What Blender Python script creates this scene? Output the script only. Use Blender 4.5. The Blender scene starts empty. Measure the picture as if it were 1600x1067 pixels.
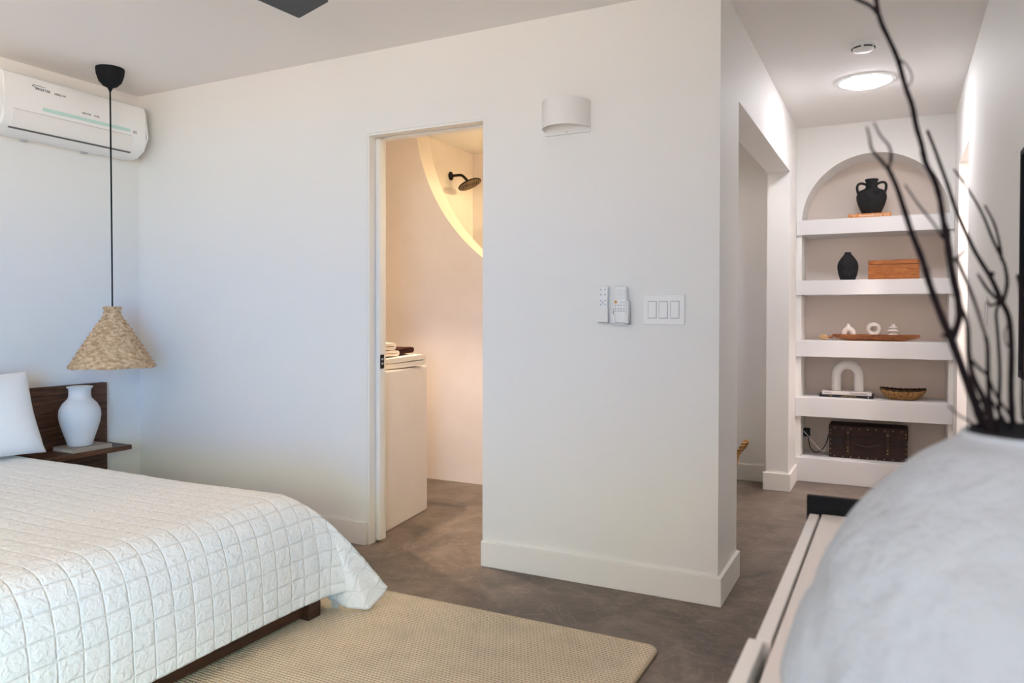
import bpy, bmesh, math, random
from mathutils import Vector, Matrix, noise
from math import sin, cos, pi, radians, sqrt
random.seed(7)
SC = bpy.context.scene
COL = SC.collection

# ------------------------------------------------------------------ camera
cam_d = bpy.data.cameras.new('camera'); cam = bpy.data.objects.new('camera', cam_d); COL.objects.link(cam)
cam_d.sensor_fit = 'HORIZONTAL'; cam_d.sensor_width = 36.0
cam_d.lens = 36.0 * 1178.42 / 1600.0
cam_d.shift_y = -25.9 / 1600.0
cam_d.clip_start = 0.02
yaw, pitch, roll = radians(26.951), radians(-0.734), radians(0.1158)
fwd = Vector((-sin(yaw)*cos(pitch), cos(yaw)*cos(pitch), sin(pitch)))
rgt = Vector((cos(yaw), sin(yaw), 0)); upv = rgt.cross(fwd)
r2 = rgt*cos(roll) + upv*sin(roll); u2 = upv*cos(roll) - rgt*sin(roll)
cam.matrix_world = Matrix(((r2.x, u2.x, -fwd.x, 0), (r2.y, u2.y, -fwd.y, 0), (r2.z, u2.z, -fwd.z, 1.144), (0, 0, 0, 1)))
cam_d.dof.use_dof = True; cam_d.dof.focus_distance = 3.6; cam_d.dof.aperture_fstop = 5.2
SC.camera = cam

# ------------------------------------------------------------------ exposure, world, daylight
SC.view_settings.view_transform = 'Standard'
try: SC.view_settings.look = 'None'
except Exception: pass
SC.view_settings.exposure = 0.0; SC.view_settings.gamma = 1.0; SC.view_settings.use_curve_mapping = False
SC.cycles.use_denoising = True
SC.cycles.max_bounces = 12; SC.cycles.diffuse_bounces = 7

WORLD_STRENGTH = 10.0
HALL_LED = 71.0
BATH_W = 145.0
SHOWER_W = 44.0
w = bpy.data.worlds.new('daylight'); SC.world = w; w.use_nodes = True
nt = w.node_tree; nt.nodes.clear()
wo = nt.nodes.new('ShaderNodeOutputWorld'); bg = nt.nodes.new('ShaderNodeBackground')
tc = nt.nodes.new('ShaderNodeTexCoord'); sx = nt.nodes.new('ShaderNodeSeparateXYZ')
mr = nt.nodes.new('ShaderNodeMapRange'); mr.inputs['From Min'].default_value = -0.5; mr.inputs['From Max'].default_value = 0.5
nt.links.new(tc.outputs['Generated'], sx.inputs[0]); nt.links.new(sx.outputs['Z'], mr.inputs['Value'])
bg.inputs[1].default_value = WORLD_STRENGTH
cr = nt.nodes.new('ShaderNodeValToRGB'); nt.links.new(mr.outputs[0], cr.inputs[0]); el = cr.color_ramp.elements
# made-up outdoor bands that tint the walls: warm below, blue mid, pale green above
SKY = [(0.0, (3.35, 2.30, 2.05)), (.335, (3.20, 2.22, 1.98)), (.355, (1.12, 1.75, 1.36)), (.44, (1.00, 1.70, 1.40)), (.46, (.12, 1.10, 2.40)),
       (.54, (.08, 1.0, 2.60)), (.56, (.10, .70, 2.90)), (.63, (.14, .72, 2.70)), (.655, (1.60, 2.40, 1.95)), (1.0, (1.65, 2.50, 2.0))]
el[0].position, el[0].color = SKY[0][0], (*SKY[0][1], 1); el[1].position, el[1].color = SKY[-1][0], (*SKY[-1][1], 1)
for p_, c_ in SKY[1:-1]:
    e_ = el.new(p_); e_.color = (*c_, 1)
nt.links.new(cr.outputs[0], bg.inputs[0]); nt.links.new(bg.outputs[0], wo.inputs[0])

# room numbers (metres)
XL, YM, XC, YE, XR, ZC, YB = -4.028, 3.008, -0.617, 5.575, 0.3316, 2.44, -3.0
WT = 0.14
WIN_R = (-2.75, -0.75, 0.20, 2.15)      # window in the right wall: y0, y1, z0, z1
def portal(name, size, loc, rot):
    L = bpy.data.lights.new(name, 'AREA'); L.shape = 'RECTANGLE'; L.size, L.size_y = size
    L.cycles.is_portal = True
    o = bpy.data.objects.new(name, L); COL.objects.link(o); o.location = loc; o.rotation_euler = rot
portal('daylight_right', (WIN_R[3]-WIN_R[2], WIN_R[1]-WIN_R[0]), (XR+WT-.01, (WIN_R[0]+WIN_R[1])/2, (WIN_R[2]+WIN_R[3])/2), (0, radians(90), 0))

# ------------------------------------------------------------------ helpers
def tag(o, label=None, cat=None, group=None, kind=None):
    if label: o['label'] = label
    if cat: o['category'] = cat
    if group: o['group'] = group
    if kind: o['kind'] = kind
    return o
def thing(name, label, cat, loc=(0, 0, 0), group=None, rz=0):
    o = bpy.data.objects.new(name, None); COL.objects.link(o)
    o.location = loc; o.rotation_euler = (0, 0, rz); o.empty_display_size = .05
    return tag(o, label, cat, group)
def obj(name, bm, m, parent=None, smooth=None, label=None):
    bmesh.ops.recalc_face_normals(bm, faces=bm.faces)
    me = bpy.data.meshes.new(name); bm.to_mesh(me); bm.free()
    if smooth:
        for p in me.polygons: p.use_smooth = True
        if smooth != True: me.set_sharp_from_angle(angle=radians(smooth))
    if m: me.materials.append(m)
    o = bpy.data.objects.new(name, me); COL.objects.link(o)
    if parent:
        o.parent = parent
        # geometry is written in world space: take the ancestors' placement back out
        mw = Matrix.Identity(4); chain = []; p = parent
        while p: chain.append(p); p = p.parent
        for p in reversed(chain):
            mw = mw @ (Matrix.Translation(p.location) @ p.rotation_euler.to_matrix().to_4x4())
        me.transform(mw.inverted())
    if label: o['label'] = label
    return o
def struct(name, bm, m, smooth=None):
    o = obj(name, bm, m, None, smooth); o['kind'] = 'structure'; return o
def box(bm, x0, x1, y0, y1, z0, z1, bev=0, seg=2):
    r = bmesh.ops.create_cube(bm, size=1)
    for v in r['verts']:
        v.co = ((x0+x1)/2 + v.co.x*(x1-x0), (y0+y1)/2 + v.co.y*(y1-y0), (z0+z1)/2 + v.co.z*(z1-z0))
    if bev:
        es = list({e for v in r['verts'] for e in v.link_edges})
        bmesh.ops.bevel(bm, geom=es, offset=bev, segments=seg, affect='EDGES', profile=.5)
    return bm
def B(*a, **k): return box(bmesh.new(), *a, **k)
def lathe(bm, prof, c=(0, 0, 0), n=48, M=None, sx=1, sy=1):
    rings = []
    for r, z in prof:
        if r < 1e-6:
            p = Vector((0, 0, z)); p = (M @ p) if M else p
            rings.append([bm.verts.new(p + Vector(c))])
        else:
            ring = []
            for i in range(n):
                p = Vector((r*cos(2*pi*i/n)*sx, r*sin(2*pi*i/n)*sy, z)); p = (M @ p) if M else p
                ring.append(bm.verts.new(p + Vector(c)))
            rings.append(ring)
    for a, b in zip(rings, rings[1:]):
        for i in range(n):
            j = (i+1) % n
            if len(a) == 1 and len(b) == 1: continue
            if len(a) == 1: bm.faces.new((a[0], b[i], b[j]))
            elif len(b) == 1: bm.faces.new((a[i], b[0], a[j]))
            else: bm.faces.new((a[i], b[i], b[j], a[j]))
    return bm
def tube(bm, pts, rad, n=10, caps=True):
    pts = [Vector(p) for p in pts]; k = len(pts)
    rads = rad if isinstance(rad, (list, tuple)) else [rad]*k
    tang = [(pts[min(i+1, k-1)] - pts[max(i-1, 0)]).normalized() for i in range(k)]
    a = Vector((0, 0, 1)) if abs(tang[0].z) < .9 else Vector((1, 0, 0))
    nrm = (a - tang[0]*a.dot(tang[0])).normalized(); rings = []
    for i in range(k):
        t = tang[i]; nrm = nrm - t*nrm.dot(t)
        nrm = nrm.normalized() if nrm.length > 1e-6 else t.orthogonal().normalized()
        b = t.cross(nrm)
        rings.append([bm.verts.new(pts[i] + (nrm*cos(2*pi*j/n) + b*sin(2*pi*j/n))*rads[i]) for j in range(n)])
    for r, s in zip(rings, rings[1:]):
        for j in range(n): bm.faces.new((r[j], r[(j+1) % n], s[(j+1) % n], s[j]))
    if caps:
        bm.faces.new(rings[0][::-1]); bm.faces.new(rings[-1])
    return bm
def smooth_path(pts, m=6):
    pts = [Vector(p) for p in pts]; out = []
    for i in range(len(pts)-1):
        p0, p1, p2, p3 = pts[max(i-1, 0)], pts[i], pts[i+1], pts[min(i+2, len(pts)-1)]
        for j in range(m):
            t = j/m
            out.append(.5*((2*p1) + (p2-p0)*t + (2*p0-5*p1+4*p2-p3)*t*t + (3*p1-p0-3*p2+p3)*t**3))
    out.append(pts[-1]); return out
def prism(bm, outline, axis, d0, d1, bev=0):
    """extrude a 2-D outline along x, y or z"""
    def mk(u, v, d): return {'x': (d, u, v), 'y': (u, d, v), 'z': (u, v, d)}[axis]
    a = [bm.verts.new(mk(u, v, d0)) for u, v in outline]; b = [bm.verts.new(mk(u, v, d1)) for u, v in outline]
    f0 = bm.faces.new(a); f1 = bm.faces.new(b[::-1]); n = len(a)
    for i in range(n): bm.faces.new((a[i], b[i], b[(i+1) % n], a[(i+1) % n]))
    if bev:
        bmesh.ops.bevel(bm, geom=list(set(f0.edges) | set(f1.edges)), offset=bev, segments=2, affect='EDGES')
    return bm
def text_bm(s, size, M, depth=.0006):
    cu = bpy.data.curves.new('lettering', 'FONT'); cu.body = s; cu.size = size; cu.extrude = depth; cu.align_x = 'CENTER'; cu.align_y = 'CENTER'
    o = bpy.data.objects.new('lettering', cu); COL.objects.link(o)
    dg = bpy.context.evaluated_depsgraph_get(); me = bpy.data.meshes.new_from_object(o.evaluated_get(dg))
    bm = bmesh.new(); bm.from_mesh(me); bpy.data.objects.remove(o); bpy.data.curves.remove(cu); bpy.data.meshes.remove(me)
    bm.transform(M); return bm
def frame(o, x, y):  # matrix from origin + x,y axis
    x = Vector(x).normalized(); y = Vector(y).normalized(); z = x.cross(y)
    return Matrix(((x.x, y.x, z.x, o[0]), (x.y, y.y, z.y, o[1]), (x.z, y.z, z.z, o[2]), (0, 0, 0, 1)))

# ------------------------------------------------------------------ materials
def mat(name, col, rough=.6, spec=.4, var=None, bump=None, metal=0, col2=None, stretch=(1, 1, 1), emit=None, subs=0):
    """procedural surface: var=(noise scale, amount), bump=(scale, strength, distance)"""
    m = bpy.data.materials.new(name); m.use_nodes = True; t = m.node_tree; N = t.nodes; L = t.links
    p = N['Principled BSDF']; p.inputs['Roughness'].default_value = rough; p.inputs['Specular IOR Level'].default_value = spec
    p.inputs['Metallic'].default_value = metal; p.inputs['Base Color'].default_value = (*col, 1)
    if subs: p.inputs['Subsurface Weight'].default_value = subs
    if emit: p.inputs['Emission Color'].default_value = (*emit[0], 1); p.inputs['Emission Strength'].default_value = emit[1]
    tc = N.new('ShaderNodeTexCoord'); mp = N.new('ShaderNodeMapping'); mp.inputs['Scale'].default_value = stretch
    L.new(tc.outputs['Object'], mp.inputs[0])
    if var:
        nz = N.new('ShaderNodeTexNoise'); nz.inputs['Scale'].default_value = var[0]; nz.inputs['Detail'].default_value = 8; nz.inputs['Roughness'].default_value = .62
        L.new(mp.outputs[0], nz.inputs['Vector'])
        rp = N.new('ShaderNodeValToRGB'); rp.color_ramp.elements[0].position = .5 - var[1]; rp.color_ramp.elements[1].position = .5 + var[1]
        c2 = col2 or tuple(c*.8 for c in col)
        rp.color_ramp.elements[0].color = (*col, 1); rp.color_ramp.elements[1].color = (*c2, 1)
        L.new(nz.outputs['Fac'], rp.inputs[0]); L.new(rp.outputs[0], p.inputs['Base Color'])
    if bump:
        bn = N.new('ShaderNodeTexNoise'); bn.inputs['Scale'].default_value = bump[0]; bn.inputs['Detail'].default_value = 6
        L.new(mp.outputs[0], bn.inputs['Vector'])
        bp = N.new('ShaderNodeBump'); bp.inputs['Strength'].default_value = bump[1]; bp.inputs['Distance'].default_value = bump[2]
        L.new(bn.outputs['Fac'], bp.inputs['Height']); L.new(bp.outputs[0], p.inputs['Normal'])
    return m
def wood(name, dark, light, stretch, scale=1.0, rough=.5):
    m = mat(name, dark, rough, .35); t = m.node_tree; N = t.nodes; L = t.links; p = N['Principled BSDF']
    tc = N.new('ShaderNodeTexCoord'); mp = N.new('ShaderNodeMapping'); mp.inputs['Scale'].default_value = stretch
    L.new(tc.outputs['Object'], mp.inputs[0])
    n1 = N.new('ShaderNodeTexNoise'); n1.inputs['Scale'].default_value = 3*scale; n1.inputs['Detail'].default_value = 10; n1.inputs['Distortion'].default_value = 1.2
    n2 = N.new('ShaderNodeTexNoise'); n2.inputs['Scale'].default_value = 14*scale; n2.inputs['Detail'].default_value = 6
    L.new(mp.outputs[0], n1.inputs['Vector']); L.new(mp.outputs[0], n2.inputs['Vector'])
    mx = N.new('ShaderNodeMix'); mx.inputs['Factor'].default_value = .4
    L.new(n1.outputs['Fac'], mx.inputs['A']); L.new(n2.outputs['Fac'], mx.inputs['B'])
    rp = N.new('ShaderNodeValToRGB'); rp.color_ramp.elements[0].position = .36; rp.color_ramp.elements[1].position = .66
    rp.color_ramp.elements[0].color = (*dark, 1); rp.color_ramp.elements[1].color = (*light, 1)
    L.new(mx.outputs['Result'], rp.inputs[0]); L.new(rp.outputs[0], p.inputs['Base Color'])
    bp = N.new('ShaderNodeBump'); bp.inputs['Strength'].default_value = .25; bp.inputs['Distance'].default_value = .002
    L.new(mx.outputs['Result'], bp.inputs['Height']); L.new(bp.outputs[0], p.inputs['Normal'])
    return m

M_WALL = mat('wall_paint', (.80, .79, .765), .62, .3, bump=(180, .05, .002))
M_CEIL = mat('ceiling_paint', (.85, .83, .81), .8, .2, bump=(120, .05, .002))
M_TRIM = mat('trim_paint', (.83, .81, .77), .45, .4)
M_WHITE = mat('white_plastic', (.83, .83, .82), .35, .5)
M_WHITE_MATT = mat('white_matt', (.80, .79, .77), .6, .3)
M_GREY = mat('grey_plastic', (.45, .46, .47), .5)
M_PRINT = mat('dark_print', (.06, .06, .07), .6)
M_BLACK = mat('black_metal', (.012, .012, .013), .42, .5)
M_BLACKP = mat('black_plastic', (.010, .011, .014), .7, .15)
M_BRONZE = mat('oil_rubbed_bronze', (.014, .009, .006), .6, .2)
M_RECESS = mat('recess_wall_shaded', (.78, .69, .62), .65, .25, bump=(180, .05, .002))  # wall paint tinted beige: recess shade and warm bounce put into the colour
M_PLASTER = mat('bath_microcement', (.80, .735, .69), .7, .25, var=(3.2, .22), col2=(.74, .665, .61), bump=(14, .22, .004))
M_FABRIC = mat('white_cotton', (.84, .84, .83), .9, .1, bump=(70, .35, .004))
M_PILLOW = mat('pillow_cotton', (.84, .84, .84), .9, .1, bump=(16, .35, .008))
M_WALNUT_SHADED = wood('walnut_frame_shaded', (.022, .008, .004), (.075, .028, .014), (3, 1, 9), 1.0, .45)  # walnut darkened: the shadow on the bed frame is in the colour
M_WALNUT_Y = wood('walnut_board', (.045, .018, .009), (.16, .070, .036), (14, 1.2, 14), 1.0, .45)
M_TRAY = wood('acacia', (.16, .045, .014), (.48, .19, .065), (2, 10, 10), 2.2, .45)
M_BOXW = wood('honey_wood', (.25, .070, .014), (.46, .165, .040), (3, 12, 14), 1.3, .4)
M_BLKCLAY = mat('black_clay', (.010, .010, .011), .85, .2, var=(26, .2), col2=(.030, .030, .031), bump=(60, .5, .004))
M_WHTCLAY = mat('white_clay', (.78, .77, .76), .8, .2, bump=(60, .2, .002))
M_PALECLAY = mat('pale_clay', (.76, .70, .66), .85, .2, bump=(90, .2, .001))
M_ROPE = mat('rope', (.50, .30, .13), .9, .1, var=(60, .25), col2=(.24, .12, .05), bump=(120, .6, .004))
M_GOLD = mat('brass', (.72, .50, .22), .35, .5, metal=1)

def math_node(t, op, a, b=None):
    n = t.nodes.new('ShaderNodeMath'); n.operation = op
    for i, v in enumerate((a, b)):
        if v is None: continue
        if isinstance(v, (int, float)): n.inputs[i].default_value = v
        else: t.links.new(v, n.inputs[i])
    return n.outputs[0]
def node_floor():
    m = mat('polished_concrete', (.2, .17, .15), .38, .45); t = m.node_tree; N = t.nodes; L = t.links; p = N['Principled BSDF']
    tc = N.new('ShaderNodeTexCoord')
    n1 = N.new('ShaderNodeTexNoise'); n1.inputs['Scale'].default_value = 2.6; n1.inputs['Detail'].default_value = 12; n1.inputs['Roughness'].default_value = .66; n1.inputs['Distortion'].default_value = .7
    n2 = N.new('ShaderNodeTexNoise'); n2.inputs['Scale'].default_value = 11; n2.inputs['Detail'].default_value = 10; n2.inputs['Roughness'].default_value = .7
    L.new(tc.outputs['Object'], n1.inputs['Vector']); L.new(tc.outputs['Object'], n2.inputs['Vector'])
    mx = N.new('ShaderNodeMix'); mx.inputs['Factor'].default_value = .35; L.new(n1.outputs['Fac'], mx.inputs['A']); L.new(n2.outputs['Fac'], mx.inputs['B'])
    rp = N.new('ShaderNodeValToRGB'); e = rp.color_ramp.elements
    e[0].position = .40; e[0].color = (.080, .060, .046, 1); e[1].position = .63; e[1].color = (.245, .190, .153, 1)
    k = e.new(.5); k.color = (.140, .107, .085, 1)
    L.new(mx.outputs['Result'], rp.inputs[0])
    n3 = N.new('ShaderNodeTexNoise'); n3.inputs['Scale'].default_value = 3.4; n3.inputs['Detail'].default_value = 5; n3.inputs['Distortion'].default_value = 2.6; L.new(tc.outputs['Object'], n3.inputs['Vector'])
    ln = N.new('ShaderNodeValToRGB'); le = ln.color_ramp.elements; le[0].position = .475; le[0].color = (0, 0, 0, 1); le[1].position = .525; le[1].color = (0, 0, 0, 1)
    lk = le.new(.5); lk.color = (1, 1, 1, 1); L.new(n3.outputs['Fac'], ln.inputs[0])      # pale trowel lines
    tl = N.new('ShaderNodeMix'); tl.data_type = 'RGBA'; L.new(math_node(t, 'MULTIPLY', ln.outputs[0], .22), tl.inputs[0]); L.new(rp.outputs[0], tl.inputs[6]); tl.inputs[7].default_value = (.36, .30, .25, 1)
    L.new(tl.outputs[2], p.inputs['Base Color'])
    rr = N.new('ShaderNodeMapRange'); rr.inputs['To Min'].default_value = .28; rr.inputs['To Max'].default_value = .55
    L.new(n2.outputs['Fac'], rr.inputs['Value']); L.new(rr.outputs[0], p.inputs['Roughness'])
    bp = N.new('ShaderNodeBump'); bp.inputs['Strength'].default_value = .12; bp.inputs['Distance'].default_value = .004
    L.new(mx.outputs['Result'], bp.inputs['Height']); L.new(bp.outputs[0], p.inputs['Normal'])
    return m
M_FLOOR = node_floor()

def node_rug():
    """flat-braided rug: rows of slanted stitches that run straight, then turn into wide arcs"""
    m = mat('braided_rug', (.56, .46, .33), .95, .08); t = m.node_tree; N = t.nodes; L = t.links; p = N['Principled BSDF']
    tc = N.new('ShaderNodeTexCoord'); sp = N.new('ShaderNodeSeparateXYZ'); L.new(tc.outputs['Object'], sp.inputs[0])
    x, y = sp.outputs['X'], sp.outputs['Y']
    dx = math_node(t, 'SUBTRACT', x, -1.62); dy = math_node(t, 'SUBTRACT', y, 1.45)
    r = math_node(t, 'SQRT', math_node(t, 'ADD', math_node(t, 'MULTIPLY', dx, dx), math_node(t, 'MULTIPLY', dy, dy)))
    ang = math_node(t, 'ARCTAN2', dy, dx)
    inside = math_node(t, 'LESS_THAN', r, .98)
    def mixv(a, b):   # inside ? a : b
        n = N.new('ShaderNodeMix'); L.new(inside, n.inputs['Factor']); L.new(b, n.inputs['A']); L.new(a, n.inputs['B']); return n.outputs['Result']
    row = mixv(r, y); along = mixv(math_node(t, 'MULTIPLY', ang, .7), x)
    nz = N.new('ShaderNodeTexNoise'); nz.inputs['Scale'].default_value = 3; L.new(tc.outputs['Object'], nz.inputs['Vector'])
    row = math_node(t, 'ADD', row, math_node(t, 'MULTIPLY', nz.outputs['Fac'], .012))
    rp_ = math_node(t, 'MULTIPLY', row, 2*pi/.026)
    rs = math_node(t, 'SINE', rp_)
    tri = math_node(t, 'ABSOLUTE', rs)
    slant = math_node(t, 'ADD', math_node(t, 'MULTIPLY', along, 2*pi/.0135), math_node(t, 'MULTIPLY', math_node(t, 'ABSOLUTE', math_node(t, 'SINE', math_node(t, 'MULTIPLY', rp_, .5))), 3.0))
    st = math_node(t, 'SINE', slant)
    h = math_node(t, 'ADD', math_node(t, 'MULTIPLY', tri, .8), math_node(t, 'MULTIPLY', st, .22))
    cr = N.new('ShaderNodeValToRGB'); cr.color_ramp.elements[0].position = .0; cr.color_ramp.elements[1].position = .62
    cr.color_ramp.elements[0].color = (.44, .345, .23, 1); cr.color_ramp.elements[1].color = (.86, .74, .57, 1)
    L.new(h, cr.inputs[0])
    n2 = N.new('ShaderNodeTexNoise'); n2.inputs['Scale'].default_value = 9; n2.inputs['Detail'].default_value = 8; L.new(tc.outputs['Object'], n2.inputs['Vector'])
    mx = N.new('ShaderNodeMix'); mx.data_type = 'RGBA'; mx.blend_type = 'MULTIPLY'; mx.inputs[0].default_value = .35
    L.new(cr.outputs[0], mx.inputs[6]); L.new(n2.outputs['Fac'], mx.inputs[7]); L.new(mx.outputs[2], p.inputs['Base Color'])
    bp = N.new('ShaderNodeBump'); bp.inputs['Strength'].default_value = .7; bp.inputs['Distance'].default_value = .004
    L.new(h, bp.inputs['Height']); L.new(bp.outputs[0], p.inputs['Normal'])
    return m
M_RUG = node_rug()

def node_seagrass():
    m = mat('seagrass', (.62, .42, .25), .9, .15); t = m.node_tree; N = t.nodes; L = t.links; p = N['Principled BSDF']
    tc = N.new('ShaderNodeTexCoord'); mp = N.new('ShaderNodeMapping'); mp.inputs['Scale'].default_value = (1, 1, 2.0); L.new(tc.outputs['Object'], mp.inputs[0])
    v = N.new('ShaderNodeTexVoronoi'); v.inputs['Scale'].default_value = 95; L.new(mp.outputs[0], v.inputs['Vector'])
    n = N.new('ShaderNodeTexNoise'); n.inputs['Scale'].default_value = 40; n.inputs['Detail'].default_value = 4; L.new(mp.outputs[0], n.inputs['Vector'])
    cr = N.new('ShaderNodeValToRGB'); cr.color_ramp.elements[0].position = .25; cr.color_ramp.elements[1].position = .7
    cr.color_ramp.elements[0].color = (.36, .20, .095, 1); cr.color_ramp.elements[1].color = (.80, .60, .39, 1)
    L.new(n.outputs['Fac'], cr.inputs[0]); L.new(cr.outputs[0], p.inputs['Base Color'])
    bp = N.new('ShaderNodeBump'); bp.inputs['Strength'].default_value = .6; bp.inputs['Distance'].default_value = .006
    L.new(v.outputs['Distance'], bp.inputs['Height']); L.new(bp.outputs[0], p.inputs['Normal'])
    return m
M_SEAGRASS = node_seagrass()
M_LED = mat('led_diffuser', (.9, .9, .9), .5, emit=((.93, .93, 1.0), HALL_LED))

def node_quilt():
    """cotton puckered between stitched squares; the pattern follows the cloth (UV), not the picture"""
    m = mat('quilted_cotton', (.84, .84, .83), .92, .1); t = m.node_tree; N = t.nodes; L = t.links; p = N['Principled BSDF']
    uv = N.new('ShaderNodeUVMap'); uv.uv_map = 'cloth'; sp = N.new('ShaderNodeSeparateXYZ'); L.new(uv.outputs[0], sp.inputs[0])
    def seam(s):  # distance in metres to the nearest stitch line
        f = math_node(t, 'FRACT', math_node(t, 'MULTIPLY', s, 1/.070))
        return math_node(t, 'MULTIPLY', math_node(t, 'SUBTRACT', .5, math_node(t, 'ABSOLUTE', math_node(t, 'SUBTRACT', f, .5))), .070)
    nz0 = N.new('ShaderNodeTexNoise'); nz0.inputs['Scale'].default_value = 9; L.new(uv.outputs[0], nz0.inputs['Vector'])
    wob = math_node(t, 'MULTIPLY', math_node(t, 'SUBTRACT', nz0.outputs['Fac'], .5), .010)
    d = math_node(t, 'MINIMUM', seam(math_node(t, 'ADD', sp.outputs['X'], wob)), seam(math_node(t, 'ADD', sp.outputs['Y'], wob)))
    g = N.new('ShaderNodeMapRange'); g.interpolation_type = 'SMOOTHSTEP'; g.inputs['From Max'].default_value = .0045; L.new(d, g.inputs['Value'])
    n1 = N.new('ShaderNodeTexNoise'); n1.inputs['Scale'].default_value = 46; n1.inputs['Detail'].default_value = 3; n1.inputs['Distortion'].default_value = .9; L.new(uv.outputs[0], n1.inputs['Vector'])
    n2 = N.new('ShaderNodeTexNoise'); n2.inputs['Scale'].default_value = 160; n2.inputs['Detail'].default_value = 3; L.new(uv.outputs[0], n2.inputs['Vector'])
    k = math_node(t, 'ADD', math_node(t, 'MULTIPLY', g.outputs[0], .42), math_node(t, 'ADD', math_node(t, 'MULTIPLY', n1.outputs['Fac'], 1.25), math_node(t, 'MULTIPLY', n2.outputs['Fac'], .22)))
    bp = N.new('ShaderNodeBump'); bp.inputs['Strength'].default_value = .9; bp.inputs['Distance'].default_value = .0055
    L.new(k, bp.inputs['Height']); L.new(bp.outputs[0], p.inputs['Normal'])
    th = N.new('ShaderNodeMapRange'); th.inputs['From Max'].default_value = .0016; th.interpolation_type = 'SMOOTHSTEP'; L.new(d, th.inputs['Value'])
    mx = N.new('ShaderNodeMix'); mx.data_type = 'RGBA'; L.new(th.outputs[0], mx.inputs[0]); mx.inputs[6].default_value = (.76, .75, .73, 1); mx.inputs[7].default_value = (.84, .84, .83, 1)
    L.new(mx.outputs[2], p.inputs['Base Color'])
    return m
M_QUILT = node_quilt()

# ================================================================== THE SETTING
struct('floor', B(XL-WT, 1.6, YB-WT, 6.15, -.1, 0), M_FLOOR)
struct('ceiling', B(XL-WT, 1.6, YB-WT, 6.15, ZC, ZC+.1), M_CEIL)
XDL, XDR, ZD = -2.3355, -1.6794, 2.04                 # bathroom door opening
bm = prism(bmesh.new(), [(XL-WT, 0), (XDL, 0), (XDL, ZD), (XDR, ZD), (XDR, 0), (XC, 0), (XC, ZC), (XL-WT, ZC)], 'y', YM, YM+WT)
struct('wall_back', bm, M_WALL)
struct('wall_left', B(XL-WT, XL, YB-WT, YM, 0, ZC), M_WALL)
YO1, YO2, ZO = 3.3955, 5.1892, 2.0805                 # closet opening off the hall
bm = prism(bmesh.new(), [(YM+WT, 0), (YO1, 0), (YO1, ZO), (YO2, ZO), (YO2, 0), (5.95, 0), (5.95, ZC), (YM+WT, ZC)], 'x', XC-WT, XC)
struct('wall_hall', bm, M_WALL)
YR1, YR2, ZR = 4.557, 5.236, 2.055                    # opening in the right wall
y0, y1, z0, z1 = WIN_R
bm = prism(bmesh.new(), [(y1, 0), (YR1, 0), (YR1, ZR), (YR2, ZR), (YR2, 0), (5.95, 0), (5.95, ZC), (y1, ZC)], 'x', XR, XR+WT)
box(bm, XR, XR+WT, YB-WT, y0, 0, ZC); box(bm, XR, XR+WT, y0, y1, 0, z0); box(bm, XR, XR+WT, y0, y1, z1, ZC)
struct('wall_right', bm, M_WALL)
struct('wall_rear', B(XL, XR, YB-WT, YB, 0, ZC), M_WALL)
# window frame (behind the camera)
def win_frame(name, along, a0, a1, z0, z1, d0, d1, mull):
    bm = bmesh.new(); s = .05
    def bx(u0, u1, w0, w1):
        if along == 'x': box(bm, u0, u1, d0, d1, w0, w1, .004)
        else: box(bm, d0, d1, u0, u1, w0, w1, .004)
    bx(a0, a1, z0, z0+s); bx(a0, a1, z1-s, z1); bx(a0, a0+s, z0+s, z1-s); bx(a1-s, a1, z0+s, z1-s)
    for i in range(1, mull): 
        c = a0 + (a1-a0)*i/mull; bx(c-s/2, c+s/2, z0+s, z1-s)
    struct(name, bm, M_BLACK)
win_frame('window_1', 'y', WIN_R[0], WIN_R[1], WIN_R[2], WIN_R[3], XR+.05, XR+.09, 1)
# end wall of the hall with the arched recess
NX0, NX1, NS, NB = -0.583, 0.306, 1.80, 5.88
ncx, nr = (NX0+NX1)/2, (NX1-NX0)/2
arc = [(ncx - nr*cos(pi*i/48), NS - .012 + nr*sin(pi*i/48)) for i in range(49)]
bm = prism(bmesh.new(), [(XC, 0), (NX0, 0)] + arc + [(NX1, 0), (XR, 0), (XR, ZC), (XC, ZC)], 'y', YE, NB)
struct('wall_end', bm, M_WALL, 40)
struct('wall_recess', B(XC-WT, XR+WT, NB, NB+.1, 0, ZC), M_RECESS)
# closet off the hall, side room to the right, bathroom shell
struct('wall_closet', B(-1.44, XC-WT, 5.409, 5.55, 0, ZC), M_WALL)
struct('wall_partition', B(-1.56, -1.44, YM+WT, 5.55, 0, ZC), M_WALL)
struct('wall_side', B(1.2, 1.3, 4.2, 5.6, 0, ZC), M_WALL)
bm = B(XR+WT, 1.2, 4.2, 4.3, 0, ZC); box(bm, XR+WT, 1.2, 5.5, 5.6, 0, ZC); struct('wall_alcove', bm, M_WALL)
BX = -3.044; BL = -3.96
struct('wall_shower', B(BX-.12, BX, 4.60, 5.41, 0, ZC), M_PLASTER)
struct('wall_bath_left', B(BL-.1, BL, YM+WT, 4.60, 0, ZC), M_PLASTER)
struct('wall_bath', B(BX, -1.56, 5.287, 5.41, 0, ZC), M_PLASTER)
ccx, ccz, cR = -1.7014, 2.604, 1.3243
a0 = math.acos((ZC - ccz)/cR)
pts = []
x_at = lambda z: ccx - sqrt(max(0, cR*cR - (z-ccz)**2))
th0 = math.atan2(ZC-ccz, x_at(ZC)-ccx); 
if th0 < 0: th0 += 2*pi
th1 = math.atan2(-sqrt(cR*cR-(-1.56-ccx)**2), -1.56-ccx) + 2*pi
arc = [(ccx + cR*cos(th0+(th1-th0)*i/60), ccz + cR*sin(th0+(th1-th0)*i/60)) for i in range(61)]
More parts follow.
